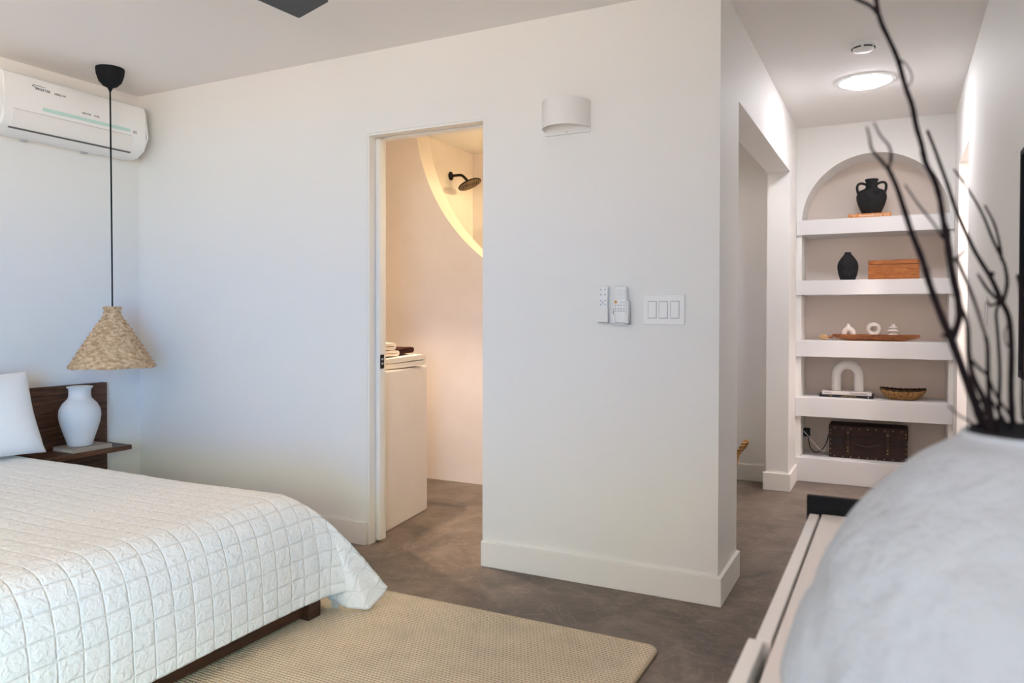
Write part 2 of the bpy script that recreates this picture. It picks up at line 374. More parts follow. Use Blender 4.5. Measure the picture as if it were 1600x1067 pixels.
bm = prism(bmesh.new(), [(BL, ZC), (BL, 0), (-1.56, 0)] + arc[::-1], 'y', 4.437, 4.60)
struct('wall_shower_screen', bm, M_PLASTER, 40)
# door jamb trims of the pocket door
bm = bmesh.new()
box(bm, XDL, XDL+.012, YM+.001, YM+.052, 0, ZD, .002); box(bm, XDL, XDL+.012, YM+.094, YM+WT-.001, 0, ZD, .002)
box(bm, XDL+.012, XDR, YM+.001, YM+.052, ZD-.012, ZD, .002); box(bm, XDL+.012, XDR, YM+.094, YM+WT-.001, ZD-.012, ZD, .002)
struct('trim_1', bm, M_TRIM)
d1 = struct('door_1', B(XDL-.02, XDL+.036, YM+.055, YM+.091, .012, ZD-.016, .002), M_TRIM)
bm = B(XDL+.036, XDL+.0385, YM+.058, YM+.088, .875, .945, .002)
h = obj('latch', bm, M_BRONZE, d1, label='dark bronze pocket door latch')
bm = B(XDL+.0385, XDL+.040, YM+.066, YM+.080, .895, .905); box(bm, XDL+.0385, XDL+.040, YM+.066, YM+.080, .917, .927)
obj('latch_plate', bm, M_GREY, h)
# baseboards
BH, BT = .113, .016
def bb(name, *boxes):
    bm = bmesh.new()
    for b in boxes: box(bm, *b, .002)
    struct(name, bm, M_TRIM)
bb('baseboard_back', (XL, XDL, YM-BT, YM, 0, BH), (XDR, XC+BT, YM-BT, YM, 0, BH))
bb('baseboard_left', (XL, XL+BT, YB, YM-BT, 0, BH))
bb('baseboard_hall', (XC, XC+BT, YM, YO1, 0, BH), (XC-WT-BT, XC+BT, YO2-BT, YO2, 0, BH), (XC, XC+BT, YO2, YE-.015, 0, BH), (XC-WT, XC, YO1, YO1+BT, 0, BH))
bb('baseboard_closet', (-1.44, XC-WT, 5.409-BT, 5.409, 0, BH), (-1.44, -1.44+BT, YM+WT, 5.39, 0, BH))
bb('baseboard_right', (XR-BT, XR, YB, YR1, 0, BH), (XR-BT, XR, YR2, YE-.015, 0, BH))

# built-in niche shelves
M_SHELF = mat('shelf_paint', (.72, .715, .72), .5, .3)
SH = [(1.802, .102, 'topmost white built-in shelf, holding the black two-handled jar'),
      (1.387, .100, 'white built-in shelf holding the wooden box'),
      (.974, .112, 'white built-in shelf holding the long wooden tray'),
      (.582, .132, 'white built-in shelf holding two flat books and a woven bowl'),
      (.165, .165, 'lowest white built-in shelf, under the brown studded trunk')]
for zt, th, lab in SH:
    bm = B(XC+.001, XR-.001, YE-.022, YE+.0, zt-th, zt, .003); box(bm, NX0+.001, NX1-.001, YE-.001, NB-.001, zt-th, zt)
    o = obj('niche_shelf', bm, M_SHELF); tag(o, lab, 'shelf', 'built-in shelves in the arched niche')

# plaster vanity in the bathroom
bm = prism(bmesh.new(), [(BL+.002, YM+WT+.002), (-2.372, YM+WT+.002), (-2.452, 3.722), (BL+.002, 3.742)], 'z', 0, .847, .006)
tag(obj('plaster_vanity', bm, M_PLASTER, None, 40), 'waist-high plaster counter inside the bathroom doorway', 'counter')

# ================================================================== LAMPS OF THE PLACE, AND ADDED FILL LIGHTS
# hall ceiling light
LX, LY = -.158, 4.599
t = thing('ceiling_light', 'round flush white light glowing on the hallway ceiling', 'ceiling light', (LX, LY, ZC))
obj('frame', lathe(bmesh.new(), [(.128, -.004), (.132, -.009), (.150, -.006), (.153, 0), (.128, 0)], (LX, LY, ZC), 64), M_WHITE, t, 40)
obj('diffuser', lathe(bmesh.new(), [(0, -.034), (.03, -.0335), (.065, -.030), (.095, -.023), (.115, -.014), (.126, -.006), (.126, -.002), (0, -.002)], (LX, LY, ZC), 64), M_LED, t)
def spot(name, loc, watts, col, rad, lab, grp='recessed bathroom downlights', cone=100, blend=1.0):
    t = thing('downlight', lab, 'downlight', (loc[0], loc[1], ZC), grp)
    obj('frame', lathe(bmesh.new(), [(.040, -.001), (.042, -.006), (.058, -.004), (.060, 0), (.04, 0)], (loc[0], loc[1], ZC), 32), M_WHITE, t, 40)
    L = bpy.data.lights.new(name, 'SPOT'); L.energy = watts; L.color = col; L.shadow_soft_size = rad; L.spot_size = radians(cone); L.spot_blend = blend
    o = bpy.data.objects.new(name, L); COL.objects.link(o); o.location = loc
WARM = (1.0, .79, .61)
spot('vanity_bulb', (-2.77, 3.40, 2.40), BATH_W, WARM, .025, 'recessed downlight above the plaster counter', cone=80, blend=.45)
spot('bath_bulb', (-1.90, 3.55, 2.40), BATH_W*.27, WARM, .03, 'recessed downlight in the middle of the bathroom ceiling')
spot('shower_bulb', (-1.85, 4.95, 2.385), SHOWER_W, (1.0, .77, .40), .025, 'recessed downlight inside the shower', cone=172, blend=.3)
spot('alcove_fill', (.80, 4.9, 2.40), 105, (1.0, .84, .80), .05, 'added fill light in the side room right of the hall', 'added fill lights beside the hall', 160, .4)  # unseen lamp added to lift the hall's ambient light
spot('closet_fill', (-1.05, 4.4, 2.40), 9, (1.0, .82, .72), .05, 'added fill light in the closet', 'added fill lights beside the hall', 160, .4)  # another unseen lamp, added as fill for the hall

# ================================================================== BED
b = thing('bed', 'low dark walnut platform bed with headboard under a white quilt', 'bed', (-3.0, 1.25, 0))
def leg(x0, x1, y0, y1): obj('leg', B(x0, x1, y0, y1, .013, .255, .003), M_WALNUT_SHADED, b)
leg(-1.99, -1.922, 2.128, 2.195); leg(-1.99, -1.922, .31, .382); leg(-3.93, -3.86, 2.128, 2.20); leg(-3.93, -3.86, .31, .382)
bm = B(-1.972, -1.944, .382, 2.128, .026, .150, .002); obj('foot_rail', bm, M_WALNUT_SHADED, b)
obj('foot_rail', B(-1.972, -1.940, .382, 2.128, .152, .25, .002), M_WALNUT_SHADED, b)
obj('side_rail', B(-3.86, -1.985, 2.16, 2.195, .05, .26, .002), M_WALNUT_SHADED, b); obj('side_rail', B(-3.86, -1.985, .315, .35, .05, .26, .002), M_WALNUT_SHADED, b)
obj('mattress', B(-3.95, -2.03, .33, 2.15, .262, .452, .05, 4), M_FABRIC, b, 50)
obj('headboard', B(-4.02, -3.982, -.27, 2.768, .14, .76, .003), M_WALNUT_Y, b)
obj('bedside_shelf', B(-3.982, -3.785, 2.30, 2.778, .394, .42, .003), M_WALNUT_Y, b)

def bez(p0, p1, p2, p3, t):
    s = 1-t; return p0*(s*s*s) + p1*(3*s*s*t) + p2*(3*s*t*t) + p3*(t**3)
UX0, UX1, VY0, VY1, ZT, DR = -3.78, -2.07, .42, 2.08, .470, .50
HEM = [(0, (-1.908, 2.08, .085)), (.15, (-1.895, 2.21, .086)), (.33, (-1.83, 2.355, .084)), (.42, (-1.772, 2.41, .080)), (.47, (-1.778, 2.392, .052)),
       (.52, (-1.790, 2.312, .018)), (.60, (-1.865, 2.285, .020)), (.70, (-1.925, 2.285, .032)), (.85, (-1.99, 2.285, .05)), (1.0, (-2.07, 2.27, .055))]
def hem(s, far=True):
    if not far:
        a = s*pi/2; return Vector((-2.07 + .145*cos(a) + .05*sin(2*a), .42 - .16*sin(a) - .05*sin(2*a), .08))
    for i in range(len(HEM)-1):
        s0, a = HEM[i]; s1, b_ = HEM[i+1]
        if s <= s1:
            t = (s-s0)/(s1-s0); t = t*t*(3-2*t)*.5 + t*.5
            return Vector(a).lerp(Vector(b_), t)
    return Vector(HEM[-1][1])
def drop(K, n, H, t):
    p1 = K + n*.125; p2 = (K + n*.165).lerp(H, .30); p2.z = .37 - .1*max(0, (H - K).xy.length - .19)
    q = [bez(K, p1, p2, H, i/10) for i in range(11)]; cum = [0]
    for i in range(10): cum.append(cum[-1] + (q[i+1]-q[i]).length)
    d = t*cum[-1]
    for i in range(10):
        if d <= cum[i+1] + 1e-9: break
    return bez(K, p1, p2, H, (i + (d-cum[i])/max(1e-9, cum[i+1]-cum[i]))/10)
def quilt_pos(u, v):
    """u: from head to foot, v: from near side to far side (flat cloth lengths)"""
    a = u - (UX1-UX0); far = v > (VY1-VY0)/2
    bb_ = (v - (VY1-VY0)) if far else -v
    x = UX0 + min(u, UX1-UX0); y = VY0 + min(max(v, 0), VY1-VY0); sy_ = 1 if far else -1
    K = Vector((x, y, ZT + .006*noise.noise(Vector((x*2.2, y*2.2, 3))) + .004*sin(x*3)))
    if a <= 0 and bb_ <= 0: return K
    if bb_ <= 0:
        H = Vector((-1.906 + .006*sin(y*5), y, .083 + .006*sin(y*4+1)))
        if far: pass
        return drop(K, Vector((1, 0, 0)), H, a/DR)
    if a <= 0:
        H = Vector((x, 2.27 + .012*sin(x*9), .055 + .008*sin(x*6))) if far else Vector((x, .26, .08))
        k = min(1, (UX1 - x)/.25)
        if far: H = H.lerp(Vector((x, 2.27, .055)), 1-k)
        return drop(K, Vector((0, sy_, 0)), H, bb_/DR)
    aw, bw = a/DR, bb_/DR; wv = max(aw, bw)
    s = .5*bw/aw if aw > bw else 1 - .5*aw/bw
    n = Vector((cos(s*pi/2), sy_*sin(s*pi/2), 0))
    return drop(K, n, hem(s, far), wv)
bm = bmesh.new(); step = .0080
nu = int(((UX1-UX0)+DR)/step); nv = int(((VY1-VY0)+2*DR)/step)
G = []; UV = []
for i in range(nu+1):
    u = ((UX1-UX0)+DR)*i/nu; row = []
    for j in range(nv+1):
        v = -DR + ((VY1-VY0)+2*DR)*j/nv
        q = bm.verts.new(quilt_pos(u, v)); row.append(q); UV.append((u, v))
    G.append(row)
for i in range(nu):
    for j in range(nv): bm.faces.new((G[i][j], G[i+1][j], G[i+1][j+1], G[i][j+1]))
bm.normal_update(); PT = .070
newco = []
for k, (q, (u, v)) in enumerate(zip([q for r in G for q in r], UV)):
    n = q.normal
    du = abs((u/PT) % 1 - .5); dv = abs((v/PT) % 1 - .5)       # .5 on a seam
    puff = min(1, (.5-du)*PT/.014) * min(1, (.5-dv)*PT/.014)
    wr = noise.noise(Vector((u*26, v*26, 1.7)))*.45 + noise.noise(Vector((u*55, v*48, 5)))*.35
    newco.append(q.co + n*(.0022*puff**.6 + .0022*wr*puff))
for q, c in zip([q for r in G for q in r], newco): q.co = c
ul = bm.loops.layers.uv.new('cloth'); uvmap = {q: c for q, c in zip([q for r in G for q in r], UV)}
for f in bm.faces:
    for lp in f.loops: lp[ul].uv = uvmap[lp.vert]
qo = obj('quilt', bm, M_QUILT, None, True)
tag(qo, 'white quilted coverlet stitched in squares, draped over the bed', 'quilt')
md = qo.modifiers.new('thickness', 'SOLIDIFY'); md.thickness = .007; md.offset = -1
bm = B(-1.936, -1.902, 2.276, 2.279, .008, .040, .0005); bm.transform(Matrix.Translation((-1.915, 2.28, .03)) @ Matrix.Rotation(radians(28), 4, 'Y') @ Matrix.Translation((1.915, -2.28, -.03)))
obj('care_tag', bm, M_GREY, qo, label='small grey tag on the hem')

# pillow
def pillow(name, W, Hh, T, M, m):
    bm = bmesh.new(); n = 44; top = {}; bot = {}
    for i in range(n+1):
        for j in range(n+1):
            p, q = -1+2*i/n, -1+2*j/n
            ex = 1-.07*(1-q*q)*abs(p)**3; ey = 1-.07*(1-p*p)*abs(q)**3
            t = T/2*(max(0, 1-p**4)*max(0, 1-q**4))**.55 + .003
            wr = .006*noise.noise(Vector((p*3, q*3, 2)))*(1-p**4)
            top[i, j] = bm.verts.new((p*W/2*ex, q*Hh/2*ey, t + wr)); bot[i, j] = bm.verts.new((p*W/2*ex, q*Hh/2*ey, -t + wr))
    for i in range(n):
        for j in range(n):
            bm.faces.new((top[i, j], top[i+1, j], top[i+1, j+1], top[i, j+1])); bm.faces.new((bot[i, j], bot[i, j+1], bot[i+1, j+1], bot[i+1, j]))
    for i in range(n):
        for a in (0, n):
            bm.faces.new((top[i, a], bot[i, a], bot[i+1, a], top[i+1, a])); bm.faces.new((top[a, i], top[a, i+1], bot[a, i+1], bot[a, i]))
    bm.transform(M); return obj(name, bm, m, None, True)
Mp = frame((-3.70, 1.86, .675), (0, 1, 0), (-.36, 0, .93)) 
tag(pillow('pillow', .69, .41, .17, Mp, M_PILLOW), 'plump white pillow leaning against the walnut headboard', 'pillow')
# bedside book and vase
t = thing('book', 'beige cloth-bound book lying under the white vase beside the bed', 'book', (-3.9, 2.55, .42))
M_LINEN = mat('beige_linen', (.40, .34, .28), .85, .1, bump=(200, .3, .001)); M_PAPER = mat('paper', (.62, .57, .50), .9, .1, bump=(150, .2, .001), stretch=(1, 1, 12))
bm = B(-3.972, -3.80, 2.447, 2.668, .4205, .4235); box(bm, -3.972, -3.80, 2.447, 2.668, .4395, .4425); box(bm, -3.803, -3.80, 2.447, 2.668, .4235, .4395)
obj('cover', bm, M_LINEN, t); obj('pages', B(-3.968, -3.805, 2.45, 2.664, .4236, .4394), M_PAPER, t)
VP = [(0, .004), (.055, 0), (.060, .004), (.066, .03), (.083, .08), (.097, .13), (.1015, .165), (.098, .195), (.083, .225), (.066, .243), (.056, .255), (.053, .27), (.053, .295), (.056, .306), (.0625, .311), (.063, .316), (.058, .317), (.050, .31), (.046, .29), (.046, .26), (.05, .25), (0, .24)]
o = obj('vase', lathe(bmesh.new(), VP, (-3.888, 2.545, .4427), 64), M_WHTCLAY, None, 60)
tag(o, 'matt white urn-shaped vase standing on a book beside the bed', 'vase')
# rug
RX0, RX1, RY0, RY1, rr_ = -3.3, -.706, .0, 2.524, .045
def rrect(x0, x1, y0, y1, r, n=8):
    o = []
    for cx, cy, a in ((x1-r, y1-r, 0), (x0+r, y1-r, 90), (x0+r, y0+r, 180), (x1-r, y0+r, 270)):
        o += [(cx + r*cos(radians(a+90*i/n)), cy + r*sin(radians(a+90*i/n))) for i in range(n+1)]
    return o
t = thing('rug', 'beige braided flat rug under the foot of the bed', 'rug', (-2, 1.25, 0))
obj('field', prism(bmesh.new(), rrect(RX0+.012, RX1-.012, RY0+.012, RY1-.012, rr_), 'z', 0.0005, .011), M_RUG, t)
pth = [(x, y, .0072) for x, y in rrect(RX0+.008, RX1-.008, RY0+.008, RY1-.008, rr_)]; pth.append(pth[0])
M_RUGE = mat('rug_binding', (.58, .49, .36), .95, .08, var=(90, .2), col2=(.42, .33, .22), bump=(160, .6, .003))
obj('braided_edge', tube(bmesh.new(), pth, .0068, 8, False), M_RUGE, t, True)

# ================================================================== LEFT WALL THINGS
# pendant
px_, py_ = -3.675, 2.586
t = thing('pendant_lamp', 'woven seagrass cone pendant hanging beside the bed', 'pendant lamp', (-3.70, 2.597, ZC))
obj('canopy', lathe(bmesh.new(), [(0, 0), (.069, 0), (.070, -.006), (.067, -.035), (.055, -.070), (.035, -.092), (.014, -.102), (.009, -.112), (.004, -.124), (0, -.124)], (-3.70, 2.597, ZC), 48), M_BLACKP, t, 50)
obj('cord', tube(bmesh.new(), [(-3.70, 2.597, ZC-.12), (-3.698, 2.597, 2.1), (-3.690, 2.594, 1.75), (-3.680, 2.589, 1.4), (-3.675, 2.586, 1.14)], .0042, 10), M_BLACKP, t, True)
bm = bmesh.new(); prof = []
def cone_r(s):  # s: 0 top .. 1 bottom
    if s < .16: return .0385 + .002*cos(s/.16*2*pi)
    return .040 + (.207-.040)*((s-.16)/.84)**.93
rows = 15; nseg = 160
zt_, zb_ = 1.186, .866
ring_pts = []
for i in range(rows*8+1):
    s = i/(rows*8); r = cone_r(s) + .0045*abs(sin(pi*s*rows)) ; z = zt_ + (zb_-zt_)*s
    ring = []
    for j in range(nseg):
        th = 2*pi*j/nseg; row_i = int(s*rows)
        nb = max(24, int(70*r/.207*2)); nb -= nb % 2
        rr = r + .0035*sin(th*nb/2 + (s*rows)*pi*1.0 + row_i*1.3)*abs(sin(pi*s*rows)) + .003*noise.noise(Vector((cos(th)*6, sin(th)*6, s*30)))
        ring.append(bm.verts.new((px_ + rr*cos(th), py_ + rr*sin(th), z + .006*noise.noise(Vector((cos(th)*3, sin(th)*3, 9)))*s)))
    ring_pts.append(ring)
for a_, b_ in zip(ring_pts, ring_pts[1:]):
    for j in range(nseg): bm.faces.new((a_[j], a_[(j+1) % nseg], b_[(j+1) % nseg], b_[j]))
so = obj('shade', bm, M_SEAGRASS, t, True); md = so.modifiers.new('thickness', 'SOLIDIFY'); md.thickness = .008; md.offset = -1
obj('socket', lathe(bmesh.new(), [(0, 1.16), (.02, 1.16), (.022, 1.08), (.02, 1.06), (0, 1.06)], (px_, py_, 0), 24), M_BLACKP, t, 40)
# air conditioner
t = thing('air_conditioner', 'white split air conditioner mounted high on the left wall', 'air conditioner', (-4.02, 2.52, 2.05))
AY0, AY1 = 2.115, 2.915
prof = [(XL+.002, 2.328), (-3.86, 2.328), (-3.832, 2.318), (-3.822, 2.295), (-3.818, 2.15), (-3.822, 2.105), (-3.842, 2.068), (-3.89, 2.04), (-3.95, 2.03), (XL+.002, 2.045)]
bm = prism(bmesh.new(), prof, 'y', AY0, AY1, .018)
obj('body', bm, M_WHITE, t, 35)
# airflow flap follows the lower curve
fl = [(-3.8165, 2.142), (-3.8155, 2.128), (-3.8185, 2.105), (-3.838, 2.066), (-3.845, 2.058), (-3.848, 2.063), (-3.826, 2.106), (-3.822, 2.142)]
obj('flap', prism(bmesh.new(), fl, 'y', AY0+.055, AY1-.10, .001), M_WHITE_MATT, t, 35)
M_SLOT = mat('shadow_gap', (.12, .12, .12), .8)
bm = prism(bmesh.new(), [(-3.8455, 2.0585), (-3.8425, 2.0585), (-3.850, 2.0515), (-3.853, 2.0525)], 'y', AY0+.05, AY1-.095)
obj('outlet_slot', bm, M_SLOT, t)
bm = prism(bmesh.new(), [(-3.8172, 2.1445), (-3.8160, 2.1445), (-3.8158, 2.1425), (-3.8172, 2.1425)], 'y', AY0+.055, AY1-.10); obj('seam', bm, M_GREY, t)
M_AQUA = mat('aqua_film', (.50, .72, .66), .35, .5)
obj('accent_stripe', B(-3.8186, -3.8165, AY0+.20, AY1-.115, 2.163, 2.180), M_AQUA, t, label='pale aqua stripe')
obj('display', B(-3.8184, -3.8163, AY1-.098, AY1-.075, 2.160, 2.175), M_GREY, t, label='grey display square')
fx = lambda y, z, X=-3.8185: frame((X, y, z), (0, 1, 0), (.012, 0, 1))
bm = text_bm('INVERTER', .017, fx(2.318, 2.266, -3.8208)); obj('lettering', bm, M_PRINT, t)
bm = text_bm('HERO AI', .015, fx(2.405, 2.264, -3.8208)); obj('lettering', bm, M_PRINT, t)
bm = tube(bmesh.new(), smooth_path([(-3.8203, 2.300, 2.270), (-3.8203, 2.268, 2.276), (-3.8203, 2.276, 2.283), (-3.8203, 2.33, 2.281)]), [.0012]*18+[.0006]); obj('swoosh', bm, M_PRINT, t)
bm = text_bm('AIRCON', .013, fx(2.545, 2.203)); obj('lettering', bm, mat('grey_print', (.22, .2, .2), .6), t)
bm = text_bm('STAR', .013, fx(2.603, 2.203)); obj('lettering', bm, mat('red_print', (.42, .19, .15), .6), t)
for q in (2.30, 2.62): obj('foot_tab', B(-3.99, -3.965, q, q+.03, 2.026, 2.036, .002), M_GREY, t)

# ceiling fan, mostly above the picture
hub = Vector((-1.962, 1.425, 2.2))
t = thing('ceiling_fan', 'dark ceiling fan with one blade tip showing above the bed', 'ceiling fan', (hub.x, hub.y, ZC))
M_FAN = mat('fan_charcoal', (.045, .048, .052), .5, .4)
obj('mount', lathe(bmesh.new(), [(0, 0), (.07, 0), (.07, -.03), (.03, -.06), (0, -.06)], (hub.x, hub.y, ZC), 40), M_FAN, t, 40)
obj('rod', tube(bmesh.new(), [(hub.x, hub.y, ZC-.05), (hub.x, hub.y, 2.27)], .013, 16), M_FAN, t, True)
obj('motor', lathe(bmesh.new(), [(0, .08), (.06, .08), (.10, .05), (.10, -.02), (.075, -.05), (0, -.055)], tuple(hub), 48), M_FAN, t, 40)
blade = [(-1.902, 2.062), (-1.711, 1.998), (-1.83, 1.478), (-1.945, 1.515)]
for k in range(3):
    R_ = Matrix.Rotation(2*pi*k/3, 3, 'Z'); ol = []
    pr = [R_ @ (Vector((x, y, 0)) - Vector((hub.x, hub.y, 0))) for x, y in blade]
    for i in range(4):  # round the corners
        p = pr[i]; a_ = (pr[i-1]-p).normalized(); c_ = (pr[(i+1) % 4]-p).normalized()
        p0, p1, p2 = p+a_*.008, p, p+c_*.008
        for q in range(5):
            s = q/4; ol.append(p0*(1-s)**2 + p1*2*s*(1-s) + p2*s*s)
    bm = prism(bmesh.new(), [(hub.x+q.x, hub.y+q.y) for q in ol], 'z', 2.2, 2.209, .001)
    obj('blade', bm, M_FAN, t, 30)

# ================================================================== BACK WALL THINGS
# half-round wall sconce
scx, sa, sd = -1.2615, .1045, .118
t = thing('wall_sconce', 'white half-round wall sconce above the light switches', 'wall light', (scx, YM, 1.99))
bm = bmesh.new(); box(bm, scx-sa, scx+sa, YM-.012, YM-.0005, 1.921, 2.052, .002)
obj('back_plate', bm, M_WHITE_MATT, t)
n = 40; outer = [(scx - sa*cos(pi*i/n), YM - .012 - sd*sin(pi*i/n)) for i in range(n+1)]
inner = [(scx - (sa-.006)*cos(pi*i/n), YM - .012 - (sd-.006)*sin(pi*i/n)) for i in range(n+1)]
obj('shell', prism(bmesh.new(), outer + inner[::-1], 'z', 1.938, 2.052), M_WHITE_MATT, t, 40)
obj('screw', lathe(bmesh.new(), [(0, 0), (.003, 0), (.003, .002), (0, .002)], (0, 0, 0), 12, Matrix.Translation((scx+.0, YM-.0128, 1.929)) @ Matrix.Rotation(radians(90), 4, 'X')), M_GREY, t)
# fan remote in its cradle
t = thing('remote_control', 'slim white fan remote in a wall cradle, left of the other remote', 'remote control', (-1.09, YM, 1.18), 'remotes on the wall')
obj('body', B(-1.113, -1.072, YM-.020, YM-.006, 1.118, 1.266, .003), M_WHITE, t)
bm = B(-1.115, -1.070, YM-.0055, YM-.0005, 1.112, 1.178, .001); box(bm, -1.115, -1.070, YM-.0235, YM-.0205, 1.112, 1.178, .001); box(bm, -1.1155, -1.1132, YM-.0235, YM-.0005, 1.112, 1.178); box(bm, -1.0718, -1.0695, YM-.0235, YM-.0005, 1.112, 1.178); box(bm, -1.113, -1.072, YM-.0235, YM-.0005, 1.1105, 1.116)
obj('cradle', bm, M_WHITE_MATT, t)
M_BTN = mat('button_grey', (.50, .53, .56), .5)
for z in (1.252, 1.231, 1.206, 1.189):
    for x in (-1.102, -1.083):
        obj('button', lathe(bmesh.new(), [(0, 0), (.0042, 0), (.0038, .0015), (0, .002)], (0, 0, 0), 12, Matrix.Translation((x, YM-.0205, z)) @ Matrix.Rotation(radians(90), 4, 'X')), M_BTN, t)
obj('button', lathe(bmesh.new(), [(0, 0), (.0042, 0), (.0038, .0015), (0, .002)], (0, 0, 0), 12, Matrix.Translation((-1.0925, YM-.0205, 1.198)) @ Matrix.Rotation(radians(90), 4, 'X')), M_BTN, t)
# air conditioner remote
t = thing('remote_control', 'white remote with a display and an orange button, left of the light switches', 'remote control', (-1.01, YM, 1.18), 'remotes on the wall')
obj('body', B(-1.043, -.987, YM-.030, YM-.010, 1.113, 1.263, .006, 3), M_WHITE, t, 40)
obj('screen', B(-1.038, -.993, YM-.0325, YM-.0295, 1.215, 1.254, .001), mat('lcd_glass', (.75, .77, .76), .12, .8), t)
obj('button', lathe(bmesh.new(), [(0, 0), (.0062, 0), (.0055, .002), (0, .0028)], (0, 0, 0), 16, Matrix.Translation((-1.033, YM-.030, 1.200)) @ Matrix.Rotation(radians(90), 4, 'X')), mat('orange_button', (.62, .30, .05), .5), t, label='orange power button')
for i, z in enumerate((1.198, 1.186, 1.172, 1.162)):
    for j, x in enumerate((-1.033, -1.021, -1.009, -.997)):
        if i == 0 and j < 2: continue
        obj('button', B(x-.0035, x+.0035, YM-.0315, YM-.0298, z-.003, z+.003, .0006), M_BTN, t)
bm = B(-1.049, -.978, YM-.009, YM-.0005, 1.107, 1.180, .001); box(bm, -.985, -.978, YM-.032, YM-.0005, 1.107, 1.205, .001); box(bm, -1.049, -1.044, YM-.032, YM-.0005, 1.107, 1.17, .001); box(bm, -1.049, -.978, YM-.036, YM-.0005, 1.105, 1.112, .001); box(bm, -1.049, -1.035, YM-.036, YM-.031, 1.107, 1.150, .001); box(bm, -.992, -.978, YM-.036, YM-.031, 1.107, 1.150, .001)
obj('cradle', bm, M_WHITE_MATT, t)
# triple switch
t = thing('light_switch', 'white triple rocker light switch plate on the bedroom wall', 'light switch', (-.838, YM, 1.167))
obj('plate', B(-.924, -.751, YM-.008, YM-.0005, 1.107, 1.228, .003), M_WHITE, t)
for cx in (-.884, -.838, -.791):
    obj('rocker_frame', B(cx-.0185, cx+.0185, YM-.0088, YM-.0070, 1.132, 1.203, .0006), M_GREY, t)
    bm = prism(bmesh.new(), [(YM-.0086, 1.135), (YM-.0128, 1.135), (YM-.0095, 1.168), (YM-.0108, 1.200), (YM-.0086, 1.200)], 'x', cx-.016, cx+.016); obj('rocker', bm, M_WHITE, t)

# ================================================================== BATHROOM THINGS
t = thing('shower_head', 'oil-rubbed bronze rain shower head on a bent wall arm', 'shower head', (BX, 4.944, 2.208))
Mx = Matrix.Translation((BX+.0005, 4.944, 2.208)) @ Matrix.Rotation(radians(90), 4, 'Y')
obj('flange', lathe(bmesh.new(), [(0, 0), (.033, 0), (.033, .006), (.022, .012), (.0125, .016), (0, .016)], (0, 0, 0), 32, Mx), M_BRONZE, t, 40)
obj('arm', tube(bmesh.new(), smooth_path([(BX+.01, 4.944, 2.208), (-2.985, 4.944, 2.209), (-2.945, 4.944, 2.205), (-2.915, 4.944, 2.182), (-2.885, 4.944, 2.150)], 6), .0105, 14), M_BRONZE, t, True)
hn = Vector((.42, .02, -.905)).normalized(); hx = hn.orthogonal().normalized()
Mh = frame((-2.877, 4.942, 2.138), hx, hn.cross(hx))
hd = obj('head', lathe(bmesh.new(), [(0, -.012), (.014, -.012), (.022, .0), (.088, .002), (.092, .006), (.090, .012), (0, .012)], (0, 0, 0), 56, Mh), M_BRONZE, t, 40)
M_NOZ = mat('nozzle_tan', (.36, .24, .15), .6)
bm = bmesh.new()
for rr in (.014, .031, .048, .065, .080):
    tube(bm, [Mh @ Vector((rr*cos(2*pi*i/40), rr*sin(2*pi*i/40),   .0118)) for i in range(41)], .0022, 6, False)
obj('nozzle_rings', bm, M_NOZ, hd, True, 'tan rings of nozzles')
M_CREAM = mat('cream_towel', (.83, .74, .63), .95, .1, bump=(220, .9, .004)); M_BROWN = mat('brown_towel', (.045, .016, .013), .95, .1, bump=(220, .9, .004))
def folded(x0, x1, y0, y1, z0, h, m, lab, name='folded_towel', tilt=0):
    """a towel folded over once: the round fold faces +y"""
    th = h*.47; zc1, zc2 = z0 + th/2 + .001, z0 + h - th/2
    path = [(y0, zc1), (y0 + (y1-y0)*.5, zc1), (y1-h/2, zc1)]
    mid = (zc1+zc2)/2; rr = (zc2-zc1)/2
    path += [(y1 - h/2 + h/2*.62*sin(pi*i/10), mid - rr*cos(pi*i/10)) for i in range(1, 10)]
    path += [(y1-h/2, zc2), (y0 + (y1-y0)*.5, zc2 - h*.04), (y0, zc2 - h*.10)]
    bm = bmesh.new(); N = len(path); out = []
    for i in range(N):
        p = Vector(path[i]); d = (Vector(path[min(i+1, N-1)]) - Vector(path[max(i-1, 0)])).normalized(); nn = Vector((-d.y, d.x))
        out.append((p + nn*th/2, p - nn*th/2))
    nx = 8
    rows = []
    for k in range(nx+1):
        x = x0 + (x1-x0)*k/nx; e = .86 if k in (0, nx) else 1
        rows.append([[bm.verts.new((x + (.004*noise.noise(Vector((k, q[0]*30, 1)))), q[0], q[1] + tilt*(q[0]-y0) + .002*noise.noise(Vector((x*20, q[0]*20, q[1]*9))))) for q in (o_ if e == 1 else ((o_[0]+o_[1])/2 + (o_[0]-o_[1])/2*e, (o_[0]+o_[1])/2 - (o_[0]-o_[1])/2*e))] for o_ in out])
    for k in range(nx):
        for i in range(N-1):
            for s in (0, 1):
                bm.faces.new((rows[k][i][s], rows[k+1][i][s], rows[k+1][i+1][s], rows[k][i+1][s]))
        for i in (0, N-1): bm.faces.new((rows[k][i][0], rows[k][i][1], rows[k+1][i][1], rows[k+1][i][0]))
    for k in (0, nx):
        for i in range(N-1): bm.faces.new((rows[k][i][0], rows[k][i+1][0], rows[k][i+1][1], rows[k][i][1]))
    return tag(obj(name, bm, m, None, 50), lab, 'towel', 'towels on the bathroom counter')
VT = .847
folded(-2.74, -2.425, 3.20, 3.672, VT+.0005, .066, M_CREAM, 'large folded cream towel at the bottom of the pile on the bathroom counter', tilt=.012)
folded(-2.70, -2.455, 3.18, 3.452, VT+.068, .034, M_CREAM, 'small folded cream towel in the middle of the pile, beside the brown towel')
folded(-2.70, -2.465, 3.17, 3.432, VT+.103, .042, M_CREAM, 'small folded cream towel on top of the pile')
